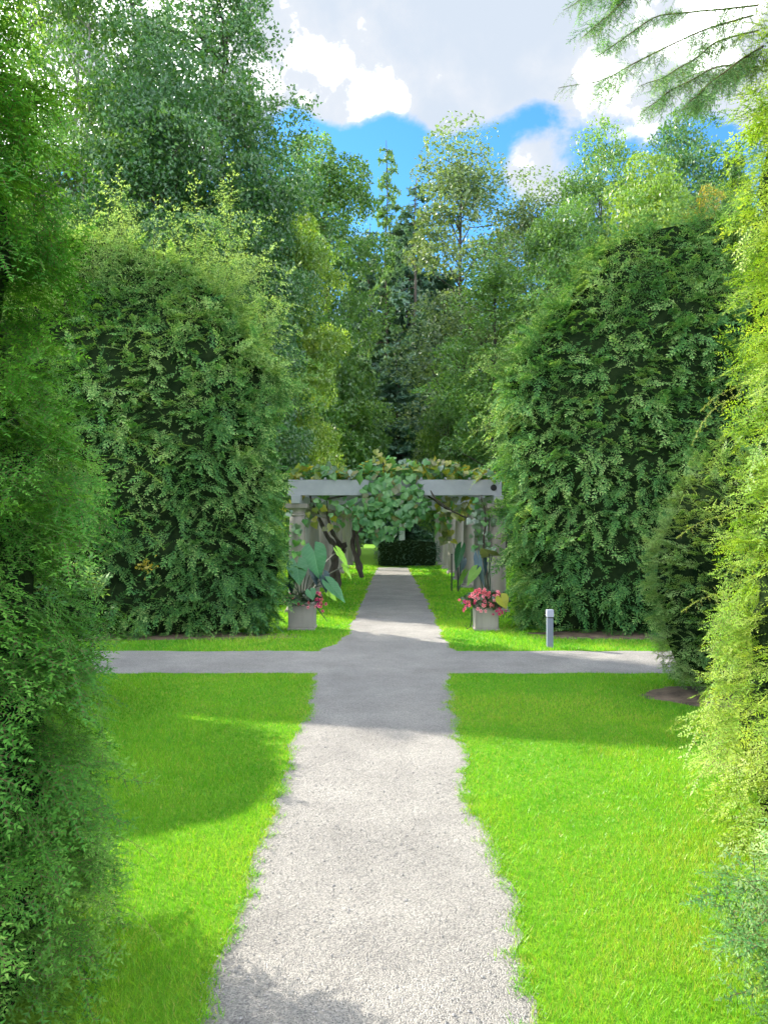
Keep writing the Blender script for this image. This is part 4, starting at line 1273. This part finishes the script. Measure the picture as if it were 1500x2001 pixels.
def ear_mat(name, c, vein, transl):
    m, t = mat_new(name)
    out = nd(t, 'ShaderNodeOutputMaterial')
    a = nd(t, 'ShaderNodeAttribute', attribute_name='across'); b = nd(t, 'ShaderNodeAttribute', attribute_name='along')
    ab = nd(t, 'ShaderNodeMath', operation='ABSOLUTE'); t.links.new(a.outputs['Fac'], ab.inputs[0])
    ma = nd(t, 'ShaderNodeMath', operation='MULTIPLY_ADD'); ma.inputs[1].default_value = -.30
    t.links.new(ab.outputs[0], ma.inputs[0]); t.links.new(b.outputs['Fac'], ma.inputs[2])
    mu = nd(t, 'ShaderNodeMath', operation='MULTIPLY'); mu.inputs[1].default_value = 7.5; t.links.new(ma.outputs[0], mu.inputs[0])
    fr = nd(t, 'ShaderNodeMath', operation='FRACT'); t.links.new(mu.outputs[0], fr.inputs[0])
    pp = nd(t, 'ShaderNodeMath', operation='LESS_THAN'); pp.inputs[1].default_value = .10; t.links.new(fr.outputs[0], pp.inputs[0])
    mid = nd(t, 'ShaderNodeMath', operation='LESS_THAN'); mid.inputs[1].default_value = .035; t.links.new(ab.outputs[0], mid.inputs[0])
    mxm = nd(t, 'ShaderNodeMath', operation='MAXIMUM'); t.links.new(pp.outputs[0], mxm.inputs[0]); t.links.new(mid.outputs[0], mxm.inputs[1])
    sc_ = nd(t, 'ShaderNodeMath', operation='MULTIPLY'); sc_.inputs[1].default_value = .38; t.links.new(mxm.outputs[0], sc_.inputs[0])
    mx = nd(t, 'ShaderNodeMix', data_type='RGBA'); mx.inputs[6].default_value = (*c, 1); mx.inputs[7].default_value = (*vein, 1)
    t.links.new(sc_.outputs[0], mx.inputs[0])
    bs = nd(t, 'ShaderNodeBsdfPrincipled', inp={'Roughness': .45}); t.links.new(mx.outputs[2], bs.inputs['Base Color'])
    tr = nd(t, 'ShaderNodeBsdfTranslucent'); t.links.new(mx.outputs[2], tr.inputs['Color'])
    ms = nd(t, 'ShaderNodeMixShader', inp={0: transl}); t.links.new(bs.outputs[0], ms.inputs[1]); t.links.new(tr.outputs[0], ms.inputs[2])
    t.links.new(ms.outputs[0], out.inputs['Surface'])
    return m
EM = {'g': ear_mat('elephant_ear_green', (.035, .155, .05), (.14, .28, .12), .25), 'd': ear_mat('elephant_ear_dark', (.02, .045, .05), (.05, .085, .09), .15),
      'l': ear_mat('elephant_ear_lit', (.13, .28, .03), (.22, .36, .06), .55), 'o': ear_mat('elephant_ear_olive', (.10, .12, .03), (.17, .18, .06), .4),  # lit leaves have the backlight put into their colour
      'b': ear_mat('elephant_ear_blue', (.04, .075, .10), (.09, .13, .16), .15), 'y': ear_mat('elephant_ear_yellow', (.32, .34, .03), (.42, .38, .06), .5)}
M_stalk = stone_mat('leaf_stalk', (.03, .05, .03), (.06, .09, .05), scale=10, rough=.5, bump=.05)
def ear_leaf(parent, og, sinus, tip, width, nrm, key, fold=.18, base=None, stalk_r=.011, curl=.12):
    """heart blade from the stalk's joint (sinus) to the tip; two lobes reach back past the joint"""
    sinus, tip, nrm = (np.asarray(v, float) for v in (sinus, tip, nrm))
    ax = tip - sinus; L = np.linalg.norm(ax); ax /= L
    nrm = norm(nrm - np.dot(nrm, ax) * ax); sd_ = np.cross(ax, nrm)
    NT, NA = 15, 4
    tt = np.linspace(-.30, 1, NT)
    V, al, ac, idx = [], [], [], {}
    for i, t in enumerate(tt):
        wv = np.interp(t, [-.30, -.24, -.1, .1, .3, .55, .8, .94, 1], [.30, .62, .93, 1.0, .93, .66, .30, .10, 0.0])
        inner = np.interp(t, [-.30, -.02, 0, 1], [.26, .03, 0, 0])
        for sg in (-1, 1):
            for k in range(NA + 1):
                u = inner + (max(wv, inner + .01) - inner) * k / NA
                if i == NT - 1: u = 0
                z = fold * abs(u) * width * .5 - curl * L * max(0, t) ** 2 + .02 * L * math.sin(t * 22 + abs(u) * 3) * abs(u)
                V.append(sinus + ax * t * L + sd_ * sg * u * width * .5 + nrm * z)
                al.append(t); ac.append(sg * u); idx[(i, sg, k)] = len(V) - 1
    F = []
    for i in range(NT - 1):
        for sg in (-1, 1):
            for k in range(NA):
                q = (idx[(i, sg, k)], idx[(i, sg, k + 1)], idx[(i + 1, sg, k + 1)], idx[(i + 1, sg, k)])
                F.append(q if sg > 0 else q[::-1])
    me = mesh_from('leaf', np.array(V), np.array(F), [EM[key]], smooth=True, origin=og)
    for nm, arr in (('along', al), ('across', ac)):
        a_ = me.attributes.new(nm, 'FLOAT', 'POINT'); a_.data.foreach_set('value', np.array(arr, np.float32))
    o = part('leaf', me, parent)
    if base is not None:
        b0 = np.asarray(base, float)
        mid = (b0 + sinus) / 2 + np.array([(sinus[0] - b0[0]) * -.25, .03, abs(sinus[2] - b0[2]) * .18 + .03])
        u = np.linspace(0, 1, 9)[:, None]
        pts = (1 - u) ** 2 * b0 + 2 * u * (1 - u) * mid + u * u * (sinus - nrm * .004)
        mb = MB(); mb.tube(pts, np.linspace(stalk_r * 1.4, stalk_r * .7, 9), seg=6)
        part('stalk', mb.mesh('stalk', [M_stalk], smooth=True, origin=og), o)
    return o
ee = thing('elephant_ear', 'large blue green elephant ear plant in the left planter', 'plant', (PL[0], PL[1], PL[3]), 'elephant ear plants')
og = ee.location
bl = np.array([PL[0], PL[1], PL[3] - .02])
def EL(px, py, dY): return W(px, py, PL[1] - .35 + dY)
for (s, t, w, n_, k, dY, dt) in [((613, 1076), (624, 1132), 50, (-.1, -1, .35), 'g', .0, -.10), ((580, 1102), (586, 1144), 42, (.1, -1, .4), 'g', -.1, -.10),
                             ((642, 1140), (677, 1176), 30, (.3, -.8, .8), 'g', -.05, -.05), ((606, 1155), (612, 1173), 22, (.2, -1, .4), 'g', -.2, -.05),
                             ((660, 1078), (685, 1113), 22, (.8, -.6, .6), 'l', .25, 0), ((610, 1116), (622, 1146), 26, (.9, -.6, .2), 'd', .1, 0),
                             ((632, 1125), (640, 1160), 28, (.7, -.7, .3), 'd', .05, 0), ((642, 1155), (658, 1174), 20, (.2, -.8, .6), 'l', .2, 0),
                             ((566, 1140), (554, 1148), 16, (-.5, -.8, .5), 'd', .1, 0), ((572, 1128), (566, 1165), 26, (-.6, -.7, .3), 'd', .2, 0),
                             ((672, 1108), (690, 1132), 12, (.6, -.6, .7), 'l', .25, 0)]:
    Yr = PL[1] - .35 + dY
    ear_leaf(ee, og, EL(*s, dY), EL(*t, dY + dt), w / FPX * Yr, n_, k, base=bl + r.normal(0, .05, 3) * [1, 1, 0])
er = thing('elephant_ear', 'leggy elephant ear plant with dark and olive leaves in the right planter', 'plant', (PR[0], PR[1], PR[3]), 'elephant ear plants')
og = er.location
br = np.array([PR[0] + .03, PR[1], PR[3] - .02])
def ER(px, py, dY): return W(px, py, PR[1] - .2 + dY)
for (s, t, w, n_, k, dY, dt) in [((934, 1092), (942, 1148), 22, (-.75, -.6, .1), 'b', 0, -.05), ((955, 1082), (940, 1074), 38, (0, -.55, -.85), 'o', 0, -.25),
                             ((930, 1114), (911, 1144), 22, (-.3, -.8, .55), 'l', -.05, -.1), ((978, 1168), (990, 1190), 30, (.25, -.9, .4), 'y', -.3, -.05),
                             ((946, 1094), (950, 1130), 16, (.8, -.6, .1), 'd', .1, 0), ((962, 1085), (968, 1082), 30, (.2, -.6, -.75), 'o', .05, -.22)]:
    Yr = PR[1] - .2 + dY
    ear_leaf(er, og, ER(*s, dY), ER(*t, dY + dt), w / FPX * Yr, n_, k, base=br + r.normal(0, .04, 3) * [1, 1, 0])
Y3 = 24.0
e3 = thing('elephant_ear', 'elephant ear plant growing in the grass by the second right column', 'plant', (*W(893, 1155, Y3)[:2], 0), 'elephant ear plants')
og = e3.location
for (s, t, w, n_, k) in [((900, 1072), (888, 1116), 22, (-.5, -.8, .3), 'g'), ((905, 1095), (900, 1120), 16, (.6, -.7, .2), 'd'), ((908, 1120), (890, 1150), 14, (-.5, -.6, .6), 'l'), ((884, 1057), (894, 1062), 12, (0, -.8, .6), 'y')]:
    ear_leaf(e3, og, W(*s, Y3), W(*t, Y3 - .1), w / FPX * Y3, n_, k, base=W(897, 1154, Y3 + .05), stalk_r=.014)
for (px, top, lb) in ((882, 1085, 'taller thin black iron stake in the grass right of the path'), (894, 1112, 'shorter thin black iron stake beside the garden plant')):
    o = thing('plant_stake', lb, 'stake', (*W(px, 1155, Y3 - .25)[:2], 0), 'black iron stakes')
    h = W(px, top, Y3 - .25)[2]
    mb = MB(); mb.tube([(0, 0, -.05), (0, 0, h * .5), (0, 0, h)], .022, seg=7)
    part('rod', mb.mesh('rod', [M_black]), o)
    mb = MB(); mb.lathe([(.0, h), (.034, h + .012), (.034, h + .03), (.012, h + .05)], 0, 0, 10)
    part('finial', mb.mesh('finial', [M_black]), o)

# ------------------------------------------------------------------ bollard
bx, by = W(1073.5, 1264, 13.2)[:2]
bo = thing('bollard_light', 'square blue grey bollard light in the grass before the right hedge', 'bollard', (bx, by, 0))
mb = MB(); mb.box(-.052, .052, -.052, .052, -.03, .52, bev=.006); part('post', mb.mesh('post', [M_bollard]), bo)
mb = MB(); mb.box(-.044, .044, -.044, .044, .521, .536); part('collar', mb.mesh('collar', [M_black]), bo)
mb = MB(); mb.box(-.060, .060, -.060, .060, .537, .665, bev=.007); part('head', mb.mesh('head', [M_bollard_head]), bo)

# ------------------------------------------------------------------ far end of the walk
hz_ = Hull(.7, 37.6, [(0, 1.5, .5), (.3, 1.56, .55), (1.0, 1.56, .55), (1.2, 1.5, .45), (1.28, .3, .1)], n=6, amp=.05, freq=1.5, seed=51)  # invented hedge, stands in for an unexplained black patch
hemlock('stand_in_hedge', 'made-up low dark hedge filling an unexplained black area at the path end', 'hedge', hz_, 520, MID, .42, [M_con_dk, M_twig], 61, deep=.1, core=.12, t_base=(0, .3), trunk_r=.05)
ps = thing('stone_pillar', 'pale stone pillar on the far lawn seen through the pergola', 'pillar', (*W(785, 1057, 76)[:2], 0))
mb = MB(); mb.box(-.38, .38, -.38, .38, 0, .25, bev=.03); part('plinth', mb.mesh('plinth', [M_pillar]), ps)
mb = MB(); mb.box(-.29, .29, -.29, .29, .252, 2.0, bev=.03); part('shaft', mb.mesh('shaft', [M_pillar]), ps)
mb = MB(); mb.box(-.38, .38, -.38, .38, 2.002, 2.2, bev=.03); part('cap', mb.mesh('cap', [M_pillar]), ps)

# ------------------------------------------------------------------ grass and loose stones
rg = np.random.default_rng(99)
def on_lawn(x, y, tuft=.03):
    l, q = path_l(y), path_r(y)
    ok = (x < l + tuft) | (x > q - tuft)
    ok &= ~((y > cross_n(x) - tuft) & (y < cross_f(x) + tuft))
    ok &= (y < 36.6)| (np.abs(x) < 300)
    for (cx_, cy_, ax_, ay_) in SOILS:
        ok &= ((x - cx_) / ax_) ** 2 + ((y - cy_) / ay_) ** 2 > 1.0
    return ok
acc = Tris()
tot = 0
for (y0, y1, dens, hgt, wid) in [(2.7, 4.2, 13000, .036, .0042), (4.2, 6.0, 8500, .038, .0052), (6.0, 8.5, 4600, .040, .0072), (8.5, 11.2, 2500, .042, .010), (12.6, 17, 1100, .055, .017), (17, 26, 420, .06, .03), (26, 38, 160, .07, .05)]:
    xm = y1 * .55
    n = int((y1 - y0) * 2 * xm * dens)
    x = rg.uniform(-xm, xm, n); y = rg.uniform(y0, y1, n)
    lo = np.where(y < 7, -.42 * y, -.45 * y); hi = np.where(y < 7, .49 * y, .47 * y)
    m = on_lawn(x, y) & (x > lo) & (x < hi)
    if y0 > 12: m &= np.abs(x) < 6.5
    x, y = x[m], y[m]
    n = len(x)
    pn = vnoise(np.stack([x * 1.4, y * 1.4, x * 0], -1), 12)
    a = rg.uniform(0, 2 * PI, n)
    h = hgt * rg.uniform(.45, 1.15, n) * (1 + .25 * pn)
    ln = rg.uniform(.15, .95, n)
    bx_, by_ = np.cos(a), np.sin(a)
    b2 = rg.uniform(0, 2 * PI, n)
    w = wid * rg.uniform(.6, 1.2, n) * .5
    base = np.stack([x, y, np.zeros(n) - .002], -1)
    wv = np.stack([np.cos(b2) * w, np.sin(b2) * w, np.zeros(n)], -1)
    tip = base + np.stack([bx_ * h * ln, by_ * h * ln, h], -1)
    pn2 = vnoise(np.stack([x * .45, y * .45, x * 0 + 3], -1), 19) + .5 * vnoise(np.stack([x * 4.5, y * 4.5, x * 0], -1), 23)
    edge = np.minimum(np.abs(x - path_l(y)), np.abs(x - path_r(y)))
    t = np.clip(.45 + .16 * pn + .20 * pn2 + .3 * np.exp(-edge / .10) * rg.random(n) + rg.normal(0, .19, n), 0, .97)
    dry = rg.random(n) < np.where(pn2 > .35, .12, .03) + .12 * np.exp(-edge / .08)
    t = np.where(dry, 1.2, t)
    acc.add(np.stack([base - wv, base + wv, tip], 1), t)
# tufts creeping over the path's edge
for _ in range(260):
    y = rg.uniform(2.8, 10.4); sdv = rg.integers(0, 2)
    x = (path_l(np.array([y])) + abs(rg.normal(0, .035)))[0] if sdv else (path_r(np.array([y])) - abs(rg.normal(0, .035)))[0]
    n = 26
    base = np.stack([x + rg.normal(0, .028, n), y + rg.normal(0, .028, n), np.zeros(n)], -1)
    a = rg.uniform(0, 2 * PI, n); h = rg.uniform(.02, .05, n)
    w = np.stack([np.cos(a + 1.5), np.sin(a + 1.5), 0 * a], -1) * .0028
    tip = base + np.stack([np.cos(a) * h * .9, np.sin(a) * h * .9, h * .8], -1)
    acc.add(np.stack([base - w, base + w, tip], 1), np.clip(rg.normal(.5, .25, n), 0, 1.1))
counts['grass'] = acc.count()
gr = part('grass', acc.mesh('grass', [M_grass]), None)
tag(gr, 'short mown bright green grass on both sides of the path', kind='stuff')

n = 17000
y = 2.8 + rg.random(n) ** 1.6 * 8.0
x = rg.uniform(-1.2, 1.0, n)
m = (x > path_l(y) - .04) & (x < path_r(y) + .04)
x, y = x[m], y[m]; n = len(x)
s = np.clip(rg.lognormal(-5.75, .45, n), .002, .011)
oc = np.array([(1, 0, 0), (0, 1, 0), (-1, 0, 0), (0, -1, 0), (0, 0, .75), (0, 0, -.5)])
of = np.array([(0, 1, 4), (1, 2, 4), (2, 3, 4), (3, 0, 4), (1, 0, 5), (2, 1, 5), (3, 2, 5), (0, 3, 5)])
V = oc[None] * s[:, None, None] * rg.uniform(.6, 1.3, (n, 6, 3))
a = rg.uniform(0, 2 * PI, n); c, q = np.cos(a)[:, None], np.sin(a)[:, None]
V = np.stack([V[..., 0] * c - V[..., 1] * q, V[..., 0] * q + V[..., 1] * c, V[..., 2]], -1)
V += np.stack([x, y, .006 + s * .25], -1)[:, None, :]
F = (of[None] + (np.arange(n) * 6)[:, None, None]).reshape(-1, 3)
pb = part('gravel', mesh_from('gravel', V.reshape(-1, 3), F, [M_pebble]), None)
tag(pb, 'loose pale gravel stones scattered over the path', kind='stuff')
counts['gravel'] = len(F)
tot = {}
for me in bpy.data.meshes:
    if me.users: tot[me.name] = sum(1 for p in [0]) and len(me.polygons)
print('COUNTS', counts, 'total polys', sum(tot.values()), flush=True)
